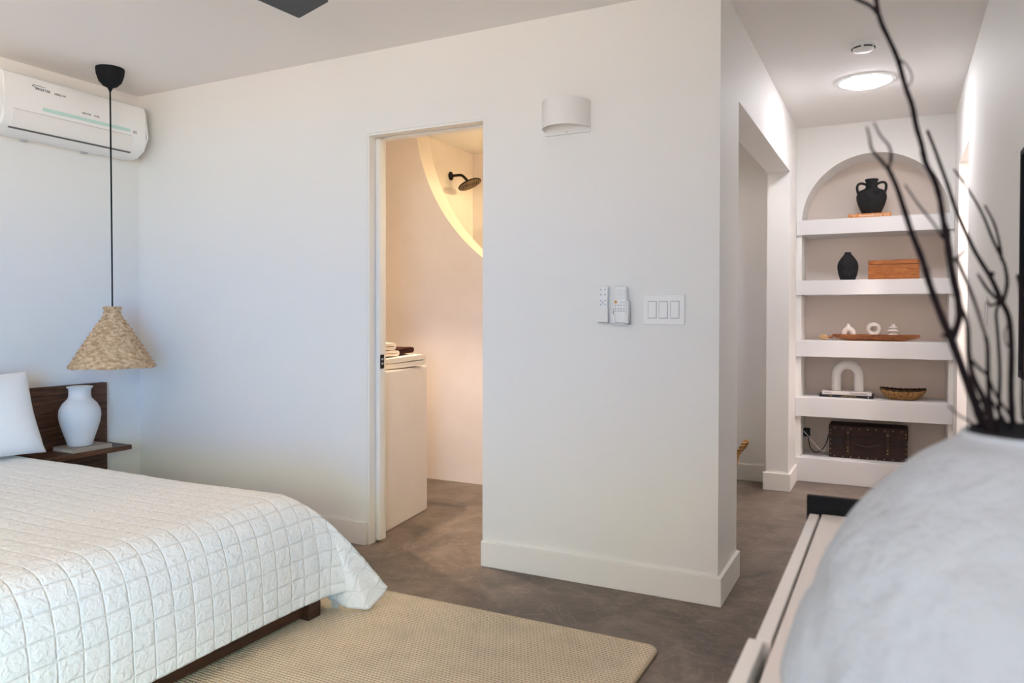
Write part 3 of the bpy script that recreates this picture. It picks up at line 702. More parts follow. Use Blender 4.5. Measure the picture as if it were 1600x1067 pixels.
folded(-2.60, -2.47, 3.468, 3.612, VT+.0725, .036, M_BROWN, 'dark brown folded towel lying on the large cream towel', tilt=.05)

# ================================================================== HALL THINGS
t = thing('smoke_detector', 'round white smoke detector on the hallway ceiling', 'smoke detector', (-.146, 3.965, ZC))
c = (-.146, 3.965, ZC)
obj('base', lathe(bmesh.new(), [(0, -.0005), (.056, -.0005), (.056, -.008), (.050, -.011), (0, -.011)], c, 48), M_WHITE, t, 40)
bd = obj('cover', lathe(bmesh.new(), [(0, -.011), (.050, -.011), (.051, -.020), (.047, -.032), (.036, -.038), (0, -.040)], c, 48), M_WHITE, t, 40)
for k in range(6):
    pts = []
    for i in range(9):
        a = 2*pi*k/6 + radians(-23 + 46*i/8) + radians(27-90)
        pts.append((c[0] + .0497*cos(a), c[1] + .0497*sin(a), ZC-.0265))
    obj('vent', tube(bmesh.new(), pts, .0038, 6), M_PRINT, bd, True)
# wall plates on the right wall
for (y, z, hw, lab) in ((3.615, 1.166, .036, 'white switch plate on the right hallway wall, nearer the camera'), (5.42, 1.215, .036, 'white switch plate on the right wall beside the built-in shelves')):
    t = thing('wall_plate', lab, 'light switch', (XR, y, z), 'switch plates on the right hallway wall')
    obj('plate', B(XR-.007, XR-.0005, y-hw, y+hw, z-.058, z+.058, .002), M_WHITE, t)
    obj('rocker', B(XR-.011, XR-.0072, y-.016, y+.016, z-.033, z+.033, .001), M_WHITE, t)
# framed panel cut by the right edge of the picture
t = thing('picture_frame', 'dark-edged frame on the right wall, cut off by the picture edge', 'picture frame', (XR, 2.2, 1.29))
fy0, fy1, fz0, fz1 = 1.72, 2.50, .975, 1.60
bm = bmesh.new()
box(bm, XR-.028, XR-.001, fy0, fy1, fz0, fz0+.018, .002); box(bm, XR-.028, XR-.001, fy0, fy1, fz1-.018, fz1, .002); box(bm, XR-.028, XR-.001, fy0, fy0+.018, fz0+.018, fz1-.018, .002); box(bm, XR-.028, XR-.001, fy1-.018, fy1, fz0+.018, fz1-.018, .002)
obj('frame', bm, M_BLACKP, t); obj('panel', B(XR-.016, XR-.002, fy0+.018, fy1-.018, fz0+.018, fz1-.018), M_GREY, t)
# rope-handled basket in the closet
bc = (-1.105, 5.13)
t = thing('basket', 'rope-handled basket standing on the closet floor behind the wall corner', 'basket', (bc[0], bc[1], 0))
bm = bmesh.new(); prof = [(0, .003), (.13, .003)]
for i in range(46):
    s = i/45; prof.append((.135 + .025*sin(s*pi*.6) + .006*abs(sin(s*pi*11)), .006 + .24*s))
prof += [(.150, .246), (.142, .235), (.12, .02), (0, .018)]
obj('body', lathe(bm, prof, (bc[0], bc[1], 0), 56), M_ROPE, t, True)
def twisted(path, r, turns):
    bm = bmesh.new(); P_ = smooth_path(path, 8)
    for ph in (0, pi):
        q = []
        for i, p in enumerate(P_):
            d = (P_[min(i+1, len(P_)-1)] - P_[max(i-1, 0)]).normalized(); a = d.orthogonal().normalized(); a = Vector((0, 1, 0)) - d*d.y; a.normalize(); b_ = d.cross(a)
            th = ph + turns*2*pi*i/len(P_); q.append(p + (a*cos(th) + b_*sin(th))*r*.55)
        tube(bm, q, r*.62, 8)
    return bm
for sgn in (1, -1):
    X = lambda d: bc[0] + sgn*d
    obj('handle', twisted([(X(.162), bc[1]-.03, .15), (X(.172), bc[1]-.025, .20), (X(.185), bc[1]-.03, .24), (X(.212), bc[1]-.035, .285), (X(.233), bc[1]-.02, .318), (X(.236), bc[1]+.005, .306), (X(.215), bc[1]+.02, .27), (X(.186), bc[1]+.015, .235), (X(.172), bc[1]+.01, .20), (X(.162), bc[1]+.015, .15)], .0125, 9), M_ROPE, t, True)

# ---- shelf 1: jar on a book
S1, S2, S3, S4, S5 = [s[0] + .0005 for s in SH]
def text_front(s, size, x, y, z, m, parent, name='lettering', sx=1.0):
    bm = text_bm(s, size, frame((x, y, z), (1, 0, 0), (0, 0, 1)) @ Matrix.Diagonal((sx, 1, 1, 1)), .0004); return obj(name, bm, m, parent)
def book(name, lab, x0, x1, y0, y1, z0, h, mc, group, mp=None):
    t = thing(name, lab, 'book', ((x0+x1)/2, (y0+y1)/2, z0), group)
    bm = B(x0, x1, y0, y1, z0, z0+.0028); box(bm, x0, x1, y0, y1, z0+h-.0028, z0+h); box(bm, x0, x1, y0, y0+.003, z0+.0028, z0+h-.0028)
    obj('cover', bm, mc, t); obj('pages', B(x0+.004, x1-.004, y0+.0035, y1-.004, z0+.003, z0+h-.003), mp or M_PAPER, t); return t
M_ORANGE = mat('orange_cover', (.52, .21, .07), .6, .3); M_CREAMINK = mat('cream_ink', (.9, .78, .6), .6)
t = book('book', 'orange-spined book lying flat under the black two-handled jar', -.290, -.030, 5.566, 5.75, S1, .026, M_ORANGE, 'flat books on the built-in shelves')
text_front('AmericanBuilding', .0225, -.155, 5.5655, S1+.013, M_CREAMINK, t, sx=.86); text_front('C51', .021, -.058, 5.5655, S1+.013, M_CREAMINK, t)
text_front('Handbook', .0105, -.259, 5.5655, S1+.0185, M_CREAMINK, t, sx=.8); text_front('of', .0105, -.254, 5.5655, S1+.0085, M_CREAMINK, t)
ax, ay, az = -.151, 5.662, S1+.0265
t = thing('amphora', 'black clay two-handled jar on a book on the topmost shelf', 'jar', (ax, ay, az))
AP = [(0, .0), (.052, 0), (.058, .006), (.068, .03), (.083, .065), (.0925, .10), (.0935, .125), (.088, .148), (.072, .164), (.052, .172), (.041, .178), (.036, .190), (.034, .205), (.036, .220), (.0415, .232), (.043, .238), (.040, .240), (.034, .236), (.028, .21), (.030, .18), (0, .17)]
obj('body', lathe(bmesh.new(), AP, (ax, ay, az), 56), M_BLKCLAY, t, 60)
for s in (1, -1):
    obj('handle', tube(bmesh.new(), smooth_path([(ax+s*.032, ay, az+.203), (ax+s*.052, ay, az+.214), (ax+s*.076, ay, az+.214), (ax+s*.088, ay, az+.198), (ax+s*.088, ay, az+.175), (ax+s*.082, ay, az+.148)], 6), .0085, 12), M_BLKCLAY, t, True)
# ---- shelf 2: black bottle vase, wooden box
VB = [(0, 0), (.044, 0), (.047, .004), (.058, .035), (.0655, .075), (.0665, .10), (.060, .125), (.045, .150), (.031, .168), (.0225, .178), (.0205, .186), (.0215, .191), (.016, .190), (.013, .17), (0, .16)]
o = obj('vase', lathe(bmesh.new(), VB, (-.2935, 5.645, S2), 56), M_BLKCLAY, None, 60); tag(o, 'small matt black bottle vase left of the wooden box', 'vase')
t = thing('wooden_box', 'honey-coloured wooden box with a ridged lid on the second shelf', 'box', (-.015, 5.67, S2))
obj('body', B(-.166, .137, 5.59, 5.75, S2+.004, S2+.098, .002), M_BOXW, t); obj('base_strip', B(-.167, .138, 5.589, 5.751, S2, S2+.004), M_TRAY, t)
ld = obj('lid', B(-.166, .137, 5.59, 5.75, S2+.1012, S2+.126, .002), M_BOXW, t); obj('lid_seam', B(-.164, .135, 5.592, 5.748, S2+.097, S2+.1015), M_BRONZE, t)
bm = bmesh.new()
for i in range(30): box(bm, -.165+i*.0101, -.157+i*.0101, 5.589, 5.751, S2+.126, S2+.1295+.0015*random.random())
obj('ridged_edge', bm, M_TRAY, ld)
# ---- shelf 3: tray with three bud vases
ty = 5.695
t = thing('wooden_tray', 'long carved wooden tray with a raffia knot at its handle', 'tray', (-.12, ty, S3))
bm = bmesh.new(); n = 60; secs = []
for i in range(n+1):
    s = i/n; x = -.392 + .540*s
    w_ = .062*max(.0, 1-abs(2*s-1)**2.6)**.6 + .006
    lift = .030*max(0, abs(2*s-1)-.55)**1.6/.45**1.6
    zb = S3 + lift*.9; zt = S3 + .044 + (.012*max(0, s-.85)/.15)*0 
    zt = max(zt, zb+.008)
    ring = []
    for (a, b_) in ((-1, 1), (-.82, .45), (-.45, 0), (.45, 0), (.82, .45), (1, 1), (.86, 1), (.66, .84), (.3, .78), (-.3, .78), (-.66, .84), (-.86, 1)):
        ring.append(bm.verts.new((x, ty + a*w_, zb + (zt-zb)*b_)))
    secs.append(ring)
for a_, b_ in zip(secs, secs[1:]):
    for j in range(12): bm.faces.new((a_[j], a_[(j+1) % 12], b_[(j+1) % 12], b_[j]))
bm.faces.new(secs[0]); bm.faces.new(secs[-1][::-1])
obj('bowl', bm, M_TRAY, t, 50)
obj('handle', tube(bmesh.new(), [(-.39, ty, S3+.026), (-.415, ty, S3+.022), (-.445, ty, S3+.020)], [.010, .007, .007], 12), M_TRAY, t, True)
bm = bmesh.new(); rnd = random.Random(3)
for k in range(15):
    a = rnd.uniform(0, 2*pi); tl = rnd.uniform(-.9, .9); cx = -.448 + rnd.uniform(-.012, .012)
    pts = []
    for i in range(17):
        th = 2*pi*i/16; v = Vector((.022*cos(th)*rnd.uniform(.85, 1.05), .016*sin(th), .0)); v.rotate(Matrix.Rotation(a, 3, 'X') @ Matrix.Rotation(tl, 3, 'Y'))
        pts.append((cx + v.x, ty + v.y, max(S3+.0045, S3+.021 + v.z)))
    tube(bm, pts, .0030, 6)
obj('raffia_knot', bm, mat('raffia', (.66, .46, .26), .85, .15, var=(80, .2), col2=(.42, .27, .13)), t, True)
zt3 = S3 + .0348
vy = ty
bm = tube(bmesh.new(), smooth_path([(-.3165, vy, zt3), (-.3155, vy, zt3+.020), (-.303, vy, zt3+.037), (-.2885, vy, zt3+.043), (-.274, vy, zt3+.037), (-.2615, vy, zt3+.020), (-.2605, vy, zt3)], 5), [.0175+.004*sin(pi*i/30) for i in range(31)], 18)
lathe(bm, [(.024, .050), (.013, .066), (.009, .078), (.0095, .083), (.006, .083), (0, .07)], (-.2885, vy, zt3), 24)
tag(obj('bud_vase', bm, M_PALECLAY, None, 50), 'pale arch-shaped bud vase, leftmost on the wooden tray', 'vase', 'pale bud vases on the tray')
cx = -.132; bm = bmesh.new(); ring = [(cx + .0335*cos(2*pi*i/40), vy, zt3+.044 + .0335*sin(2*pi*i/40)) for i in range(41)]
tube(bm, ring, .0135, 16, False); lathe(bm, [(.016, .086), (.0095, .092), (.008, .099), (.0085, .102), (.005, .102), (0, .09)], (cx, vy, zt3-.018), 24); lathe(bm, [(0, 0), (.02, 0), (.016, .006), (0, .008)], (cx, vy, zt3), 24)
tag(obj('bud_vase', bm, M_PALECLAY, None, 50), 'pale ring-shaped bud vase in the middle of the wooden tray', 'vase', 'pale bud vases on the tray')
PP = [(0, 0), (.026, 0), (.031, .006), (.026, .013), (.019, .020), (.030, .028), (.036, .033), (.030, .039), (.018, .046), (.022, .052), (.0285, .057), (.022, .062), (.012, .066), (.0095, .074), (.011, .081), (.008, .081), (0, .07)]
tag(obj('bud_vase', lathe(bmesh.new(), PP, (-.014, vy, zt3), 40), M_PALECLAY, None, 40), 'pale stacked-disc bud vase, rightmost on the wooden tray', 'vase', 'pale bud vases on the tray')
# ---- shelf 4: two books with an arch, woven bowl
M_NAVY = mat('black_cover', (.010, .012, .018), .5, .4); M_PALEC = mat('pale_cover', (.66, .62, .60), .65, .2); M_AMBER = mat('amber_ink', (.60, .38, .14), .5)
t = book('book', 'black-spined book at the bottom of the pair under the white arch', -.470, -.130, 5.650, 5.86, S4, .0175, M_NAVY, 'flat books on the built-in shelves')
text_front('ALCHEMY WORKSHOP', .0105, -.282, 5.6495, S4+.0088, M_AMBER, t, sx=.9); text_front('AND', .008, -.395, 5.6495, S4+.0088, M_AMBER, t)
obj('spine_mark', lathe(bmesh.new(), [(0, 0), (.0042, 0), (.0042, .0006), (0, .0006)], (0, 0, 0), 16, Matrix.Translation((-.160, 5.6500, S4+.0088)) @ Matrix.Rotation(radians(90), 4, 'X')), M_PAPER, t)
t = book('book', 'pale-spined book on top of the black book, under the white arch', -.452, -.140, 5.654, 5.85, S4+.018, .0235, M_PALEC, 'flat books on the built-in shelves')
text_front('Palentine Schwarz', .0150, -.218, 5.6535, S4+.0295, M_PRINT, t); text_front('Interiors', .0140, -.415, 5.6535, S4+.0295, M_PRINT, t)
zb4 = S4 + .042; c0, hr = -.2935, .0715
pts = [(c0-hr, 5.73, zb4), (c0-hr, 5.73, zb4+.06), (c0-hr, 5.73, zb4+.09)] + [(c0 - hr*cos(pi*i/20), 5.73, zb4+.108 + hr*sin(pi*i/20)) for i in range(21)] + [(c0+hr, 5.73, zb4+.09), (c0+hr, 5.73, zb4+.06), (c0+hr, 5.73, zb4)]
tag(obj('arch_sculpture', tube(bmesh.new(), pts, .0305, 28), M_WHTCLAY, None, 60), 'chunky white arch sculpture standing on two books', 'sculpture')
bx_, by_ = .047, 5.715
t = thing('woven_bowl', 'oval woven wicker bowl with a dark rim on the fourth shelf', 'bowl', (bx_, by_, S4))
M_WICK = mat('wicker', (.58, .33, .14), .8, .2, var=(75, .10), col2=(.17, .08, .03), bump=(90, .8, .006), stretch=(1, 1, 2))
bm = bmesh.new(); rows = []
for i in range(15):
    s = i/14; row = []
    for j in range(72):
        th = 2*pi*j/72; zr = .050 + .013*cos(th)**2
        k = (.56 + .44*s**.6); wv = .0034*sin(j*pi/2 + i*pi)*(1 if i > 1 else 0)
        row.append(bm.verts.new((bx_ + (.135*k+wv)*cos(th), by_ + (.10*k+wv)*sin(th), S4 + .0085 + zr*s)))
    rows.append(row)
cv = bm.verts.new((bx_, by_, S4+.0085)); 
for j in range(72): bm.faces.new((cv, rows[0][(j+1) % 72], rows[0][j]))
for a_, b_ in zip(rows, rows[1:]):
    for j in range(72): bm.faces.new((a_[j], a_[(j+1) % 72], b_[(j+1) % 72], b_[j]))
bo = obj('weave', bm, M_WICK, t, True); md = bo.modifiers.new('thickness', 'SOLIDIFY'); md.thickness = .007; md.offset = 1
bm = bmesh.new(); pth = [(bx_ + .133*cos(2*pi*j/72), by_ + .098*sin(2*pi*j/72), S4 + .0595 + .013*cos(2*pi*j/72)**2 + .0022*sin(j*2.4)) for j in range(73)]
tube(bm, pth, [.0075 + .0012*sin(j*1.7) for j in range(73)], 8, False)
obj('rim', bm, mat('dark_twig', (.055, .032, .018), .85, .15, bump=(140, .8, .004)), t, True)
# ---- shelf 5: studded trunk, outlet and charger
tx0, tx1, ty0, ty1, tz = -.405, .079, 5.665, 5.865, S5
t = thing('trunk', 'dark brown studded leather trunk on the lowest shelf', 'trunk', ((tx0+tx1)/2, 5.76, tz))
M_LEATH = mat('brown_leather', (.020, .009, .008), .55, .3, var=(9, .25), col2=(.042, .019, .016), bump=(90, .3, .002))
M_STRAP = mat('strap_leather', (.040, .022, .013), .5, .4, bump=(90, .3, .002))
obj('body', B(tx0, tx1, ty0, ty1, tz, tz+.138, .004), M_LEATH, t)
ld = obj('lid', B(tx0-.003, tx1+.003, ty0-.004, ty1, tz+.141, tz+.226, .008, 3), M_LEATH, t, 40)
obj('seam_band', B(tx0+.002, tx1-.002, ty0+.002, ty1-.002, tz+.137, tz+.142), M_BLACK, t)
M_DLEATH = mat('dark_leather', (.014, .009, .009), .5, .4, bump=(90, .3, .002))
for s in (tx0, tx1-.085):
    obj('corner_patch', B(s+.0, s+.085, ty0-.0015, ty0+.01, tz+.092, tz+.136, .001), M_DLEATH, t)
for sx_ in (-.285, -.040):
    st = obj('strap', B(sx_-.0115, sx_+.0115, ty0-.008, ty0-.0042, tz+.03, tz+.205, .001), M_STRAP, t)
    bm = bmesh.new(); box(bm, sx_-.016, sx_+.016, ty0-.0105, ty0-.008, tz+.133, tz+.137); box(bm, sx_-.016, sx_+.016, ty0-.0105, ty0-.008, tz+.157, tz+.161); box(bm, sx_-.016, sx_-.012, ty0-.0105, ty0-.008, tz+.137, tz+.157); box(bm, sx_+.012, sx_+.016, ty0-.0105, ty0-.008, tz+.137, tz+.157)
    obj('buckle', bm, M_BRONZE, st)
    for zz in (.05, .072, .175):
        obj('rivet', lathe(bmesh.new(), [(0, 0), (.0042, 0), (.003, .002), (0, .003)], (0, 0, 0), 10, Matrix.Translation((sx_, ty0-.0082, tz+zz)) @ Matrix.Rotation(radians(90), 4, 'X')), M_GOLD, st)
hc = -.163
obj('handle', tube(bmesh.new(), smooth_path([(hc-.075, ty0-.006, tz+.100), (hc-.045, ty0-.016, tz+.098), (hc, ty0-.022, tz+.090), (hc+.045, ty0-.016, tz+.098), (hc+.075, ty0-.006, tz+.100)], 6), .0065, 10), M_STRAP, t, True)
for s in (-1, 1):
    obj('handle_mount', B(hc+s*.066-.016, hc+s*.066+.016, ty0-.006, ty0-.0003, tz+.091, tz+.110, .002), M_STRAP, t)
spots = []
for i in range(9): spots += [(tx0+.035 + i*(tx1-tx0-.07)/8, tz+.010, 0), (tx0+.035 + i*(tx1-tx0-.07)/8, tz+.205, .004)]
for i in range(4): spots += [(tx0+.010, tz+.025+i*.033, 0), (tx1-.010, tz+.025+i*.033, 0)]
for i in range(2): spots += [(tx0+.010, tz+.165+i*.022, .004), (tx1-.010, tz+.165+i*.022, .004)]
for (x, z, d) in spots:
    obj('stud', lathe(bmesh.new(), [(0, 0), (.0036, 0), (.0028, .002), (0, .003)], (0, 0, 0), 10, Matrix.Translation((x, ty0-d-.0003, z)) @ Matrix.Rotation(radians(90), 4, 'X')), M_GOLD, t)
ox = NX0
t = thing('wall_outlet', 'white outlet plate inside the lowest niche, beside the trunk', 'outlet', (ox, 5.70, .315))
obj('plate', B(ox+.0005, ox+.006, 5.645, 5.72, .255, .372, .002), M_WHITE, t)
obj('socket', B(ox+.0061, ox+.008, 5.666, 5.70, .272, .355, .001), M_WHITE_MATT, t)
t = thing('charger', 'black plug-in adapter with looped cables next to the trunk', 'charger', (ox, 5.68, .33))
obj('adapter', B(ox+.0085, ox+.052, 5.660, 5.706, .295, .352, .005), M_BLACKP, t)
obj('cable', tube(bmesh.new(), smooth_path([(ox+.040, 5.683, .296), (ox+.046, 5.69, .25), (ox+.055, 5.70, .21), (ox+.085, 5.70, .181), (ox+.12, 5.71, .195), (ox+.152, 5.70, .24), (ox+.166, 5.72, .29), (ox+.173, 5.78, .32)], 7), .0032, 8), M_BLACKP, t, True)
obj('cable', tube(bmesh.new(), smooth_path([(ox+.012, 5.655, .335), (ox+.045, 5.645, .30), (ox+.09, 5.65, .245), (ox+.125, 5.66, .205), (ox+.142, 5.68, .196), (ox+.155, 5.70, .235), (ox+.170, 5.76, .285)], 7), .0026, 8), M_GREY, t, True, label='grey cable')

# ================================================================== FOREGROUND
DZ, DX0, DX1, DY0, DY1 = .75, -.150, XR-.018, -.25, 1.612
M_DTOP = mat('laminate_top', (.80, .775, .755), .5, .35, var=(9, .3), col2=(.76, .735, .715)); M_DFRONT = mat('white_lacquer', (.80, .79, .78), .35, .5)
t = thing('dresser', 'long pale dresser along the right wall under the large vase', 'dresser', ((DX0+DX1)/2, .7, 0))
obj('top', B(DX0+.0225, DX1, DY0, DY1, DZ-.022, DZ, .0015), M_DTOP, t)
obj('carcass', B(DX0+.034, DX1-.002, DY0+.002, DY1-.002, .06, DZ-.023), M_PRINT, t)
obj('plinth', B(DX0+.05, DX1-.01, DY0+.02, DY1-.02, .0005, .06), M_BLACKP, t)
ys = (DY0, .345, .955, DY1)
for i in range(3):
    off = .008 if i == 1 else 0
    for j, (za, zb) in enumerate(((.52, DZ-.001), (.29, .515), (.065, .285))):
        dr = obj('drawer', B(DX0-off, DX0+.018-off, ys[i]+.002, ys[i+1]-.002, za, zb, .0015), M_DFRONT, t)
        yc = (ys[i]+ys[i+1])/2
        obj('pull', B(DX0-off-.014, DX0-off-.0002, yc-.06, yc+.06, (za+zb)/2-.005, (za+zb)/2+.005, .002), M_BLACK, dr)
o = obj('upright_panel', B(DX0-.006, DX1-.004, DY1+.002, DY1+.016, .42, DZ+.034, .001), M_BLACKP)
tag(o, 'thin black upright panel at the far end of the pale dresser', 'panel')
# big textured vase
vcx, vcy = .0925, .667
t = thing('vase', 'large round white textured vase in the foreground on the dresser', 'vase', (vcx, vcy, DZ))
VPR = [(0, .001), (.085, .001), (.105, .004), (.130, .020), (.152, .045), (.167, .078), (.1710, .105), (.1633, .140), (.1537, .170), (.1426, .195), (.1303, .220), (.1165, .240), (.1004, .260), (.0818, .279), (.064, .294), (.050, .303), (.0475, .3072), (.045, .308), (.0435, .306), (.045, .295), (.085, .255), (.12, .20), (.13, .12), (.09, .02), (0, .015)]
fine = smooth_path([(r, 0, z) for r, z in VPR], 5)
M_BIGV = mat('white_papier_mache', (.43, .485, .54), .75, .3, var=(7, .3), col2=(.38, .43, .485), bump=(30, .8, .01))  # white body coloured blue-grey: the window's light is put into the colour
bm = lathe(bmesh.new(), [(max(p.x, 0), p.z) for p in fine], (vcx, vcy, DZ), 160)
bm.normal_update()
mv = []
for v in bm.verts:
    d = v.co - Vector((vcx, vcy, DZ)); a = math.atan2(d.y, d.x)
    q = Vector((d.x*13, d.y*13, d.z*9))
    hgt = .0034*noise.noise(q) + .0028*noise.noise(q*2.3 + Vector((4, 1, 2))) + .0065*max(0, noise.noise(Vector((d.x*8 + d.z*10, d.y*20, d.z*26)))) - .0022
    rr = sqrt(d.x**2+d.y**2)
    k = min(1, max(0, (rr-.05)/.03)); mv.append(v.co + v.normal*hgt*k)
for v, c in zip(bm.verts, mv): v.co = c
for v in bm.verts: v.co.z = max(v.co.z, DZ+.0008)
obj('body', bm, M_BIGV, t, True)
obj('mouth_dark', lathe(bmesh.new(), [(0, .290), (.028, .300), (.0395, .3085), (.0415, .3105), (.0425, .306), (.041, .290), (0, .285)], (vcx, vcy, DZ), 48), M_BLACKP, t, 50, 'black cap standing for the dark inside of the mouth')  # black cap added to stand for the dark depth of the mouth
# bare branches standing in it
M_TWIG = mat('bare_twig', (.009, .005, .007), .8, .15, bump=(150, .4, .002))
def branch(data, lab):
    bm = bmesh.new()
    for i, st in enumerate(data):
        if i == 0 or st[0][2] < 1.052:
            p = st[0]; 
            st = [(vcx + (p[0]-vcx)*.35, vcy + (p[1]-vcy)*.35, DZ+.06, p[3])] + [p] + st[1:] if i == 0 else st
        P_ = smooth_path([s[:3] for s in st], 5); R_ = []
        for a_ in range(len(st)-1):
            for j in range(5): R_.append(st[a_][3] + (st[a_+1][3]-st[a_][3])*j/5)
        R_.append(st[-1][3])
        R_ = [r*(.87 if i == 0 or r > .003 else .74)*(1 + .18*noise.noise(Vector((k*.7, i*3.1, 2)))) for k, r in enumerate(R_)]
        tube(bm, P_, R_, 9)
    tag(obj('branch', bm, M_TWIG, None, True), lab, 'branch', 'bare branches in the large vase')
BR_A=[
 [(0.064,0.659,1.046,0.0039),(0.059,0.661,1.062,0.00374),(0.052,0.662,1.084,0.00359),(0.045,0.663,1.105,0.00343),(0.038,0.664,1.126,0.00327),(0.031,0.664,1.145,0.00311),(0.024,0.665,1.166,0.00294),(0.018,0.666,1.188,0.00278),(0.011,0.667,1.208,0.00261),(0.005,0.669,1.229,0.00244),(-0,0.67,1.246,0.00226),(-0.006,0.672,1.261,0.00209)],
 [(-0.006,0.672,1.261,0.00209),(-0.012,0.671,1.269,0.00178),(-0.018,0.672,1.278,0.00147),(-0.02,0.673,1.289,0.00116),(-0.022,0.676,1.297,0.00085)],
 [(-0.006,0.672,1.261,0.00167),(-0.004,0.679,1.272,0.00147),(-0.006,0.683,1.282,0.00127),(-0.012,0.686,1.291,0.00107),(-0.017,0.689,1.303,0.00086)],
 [(0.038,0.658,1.127,0.00317),(0.043,0.667,1.141,0.00315),(0.043,0.673,1.156,0.00312),(0.04,0.677,1.172,0.00309),(0.038,0.682,1.186,0.00306),(0.036,0.687,1.204,0.00302),(0.033,0.691,1.222,0.00299),(0.031,0.696,1.238,0.00296),(0.027,0.7,1.255,0.00292),(0.021,0.703,1.269,0.00289),(0.018,0.707,1.285,0.00285),(0.014,0.711,1.302,0.00281),(0.011,0.715,1.32,0.00278),(0.006,0.718,1.337,0.00274),(-0,0.721,1.362,0.0027),(-0.007,0.723,1.381,0.00266),(-0.014,0.726,1.4,0.00261),(-0.017,0.73,1.418,0.00257),(-0.019,0.735,1.437,0.00253)],
 [(-0.013,0.726,1.4,0.00226),(-0.021,0.726,1.412,0.00205),(-0.031,0.725,1.419,0.00183),(-0.041,0.724,1.428,0.00161)],
 [(-0,0.732,1.366,0.0009),(0.006,0.737,1.362,0.00086),(0.01,0.74,1.355,0.00082),(0.011,0.742,1.348,0.00077),(0.006,0.741,1.341,0.00073)],
 [(0.006,0.7,1.252,0.00095),(0.015,0.697,1.236,0.00105),(0.027,0.695,1.218,0.00115),(0.033,0.691,1.206,0.00125)],
 [(0.038,0.658,1.127,0.00198),(0.033,0.654,1.129,0.00158),(0.031,0.649,1.13,0.00118)],
 [(0.021,0.708,1.27,0.00173),(0.019,0.707,1.274,0.00129),(0.017,0.706,1.279,0.00086)],
 [(0.041,0.695,1.189,0.00167),(0.047,0.698,1.194,0.00125),(0.049,0.699,1.198,0.00084)],
 [(0.043,0.695,1.189,0.00209),(0.049,0.699,1.175,0.00193),(0.052,0.7,1.167,0.00177),(0.057,0.702,1.152,0.00162),(0.064,0.705,1.128,0.00146)],
 [(0.056,0.655,1.061,0.00117),(0.047,0.647,1.068,0.00103),(0.041,0.641,1.072,0.0009),(0.035,0.634,1.079,0.00077)],
]
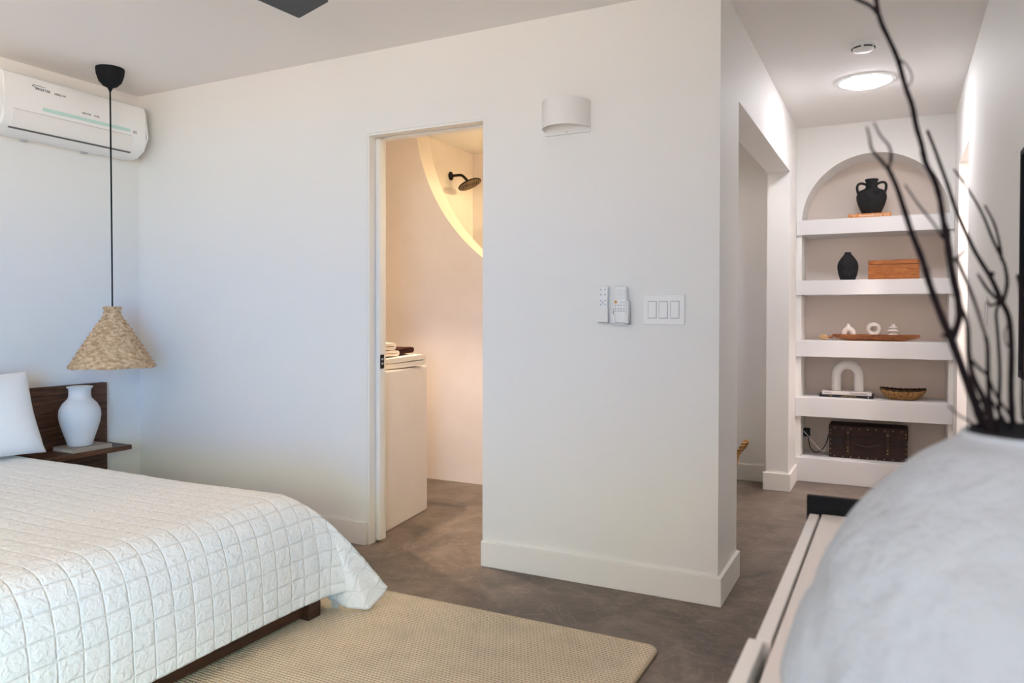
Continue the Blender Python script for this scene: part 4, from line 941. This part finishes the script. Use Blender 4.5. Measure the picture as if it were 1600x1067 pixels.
BR_B=[
 [(0.085,0.715,1.039,0.00292),(0.085,0.722,1.052,0.00284),(0.085,0.73,1.065,0.00276),(0.085,0.738,1.085,0.00267),(0.086,0.746,1.117,0.00259),(0.085,0.754,1.142,0.0025),(0.081,0.759,1.155,0.0024),(0.079,0.766,1.162,0.00231),(0.073,0.771,1.178,0.00221),(0.065,0.774,1.194,0.00211),(0.059,0.779,1.208,0.00201),(0.048,0.781,1.237,0.00191),(0.041,0.785,1.262,0.0018),(0.034,0.79,1.286,0.00169),(0.03,0.795,1.3,0.00158),(0.025,0.8,1.316,0.00146)],
 [(0.081,0.759,1.155,0.00223),(0.086,0.778,1.171,0.00211),(0.087,0.795,1.184,0.00199),(0.086,0.81,1.195,0.00187),(0.08,0.824,1.214,0.00173),(0.072,0.836,1.241,0.00159),(0.062,0.847,1.265,0.00144),(0.05,0.858,1.288,0.00129)],
 [(0.085,0.807,1.195,0.00189),(0.085,0.822,1.209,0.00169),(0.082,0.836,1.23,0.00148),(0.075,0.847,1.25,0.00125)],
 [(0.081,0.759,1.155,0.00223),(0.074,0.753,1.161,0.002),(0.068,0.748,1.168,0.00177),(0.064,0.742,1.174,0.00154),(0.061,0.738,1.179,0.00132)],
 [(0.079,0.758,1.157,0.00178),(0.072,0.755,1.153,0.00134),(0.069,0.753,1.157,0.00089)],
 [(0.084,0.738,1.117,0.00086),(0.081,0.736,1.122,0.00079),(0.08,0.736,1.13,0.00072),(0.082,0.737,1.137,0.00065)],
 [(0.074,0.779,1.179,0.0023),(0.076,0.78,1.181,0.00161),(0.074,0.779,1.183,0.00092)],
]
BR_C=[
 [(0.07,0.674,1.044,0.00238),(0.068,0.679,1.057,0.00227),(0.066,0.683,1.07,0.00215),(0.065,0.689,1.085,0.00204),(0.065,0.694,1.097,0.00192),(0.065,0.7,1.119,0.00179),(0.064,0.705,1.128,0.00167)],
 [(0.051,0.654,1.111,0.00156),(0.056,0.661,1.105,0.00153),(0.062,0.668,1.099,0.0015),(0.069,0.676,1.083,0.00147),(0.078,0.685,1.069,0.00144),(0.081,0.691,1.06,0.00141)],
]
BR_D=[
 [(0.082,0.747,1.034,0.00175),(0.08,0.752,1.05,0.00169),(0.079,0.757,1.069,0.00163),(0.08,0.764,1.096,0.00157),(0.079,0.769,1.124,0.00151),(0.078,0.775,1.148,0.00144),(0.083,0.783,1.157,0.00138)],
]
BR_E=[
 [(0.097,0.743,1.036,0.00173),(0.096,0.757,1.06,0.00176),(0.097,0.771,1.093,0.00179),(0.098,0.786,1.13,0.00183),(0.099,0.8,1.164,0.00186),(0.098,0.813,1.181,0.00189)],
]
BR_F=[
 [(0.064,0.648,1.048,0.00268),(0.061,0.65,1.071,0.00255),(0.058,0.651,1.084,0.00241),(0.054,0.652,1.093,0.00228),(0.051,0.654,1.102,0.00214),(0.049,0.656,1.117,0.00201),(0.048,0.658,1.138,0.00187),(0.044,0.659,1.151,0.00173),(0.042,0.661,1.159,0.00159)],
 [(0.052,0.648,1.084,0.00193),(0.057,0.652,1.081,0.00184),(0.063,0.657,1.082,0.00175),(0.07,0.662,1.071,0.00165),(0.076,0.666,1.061,0.00156)],
]
branch(BR_A, 'thickest dark bare branch, forking left and reaching out of the top of the picture')
branch(BR_B, 'bare branch with a knotty clump, arching up to the left from the right side')
branch(BR_C, 'thin bare twig rising straight beside the thickest branch')
branch(BR_D, 'faint straight twig between the clump and the vase mouth')
branch(BR_E, 'rightmost straight twig at the edge of the picture')
branch(BR_F, 'short crooked bare twig just right of the thickest branch')
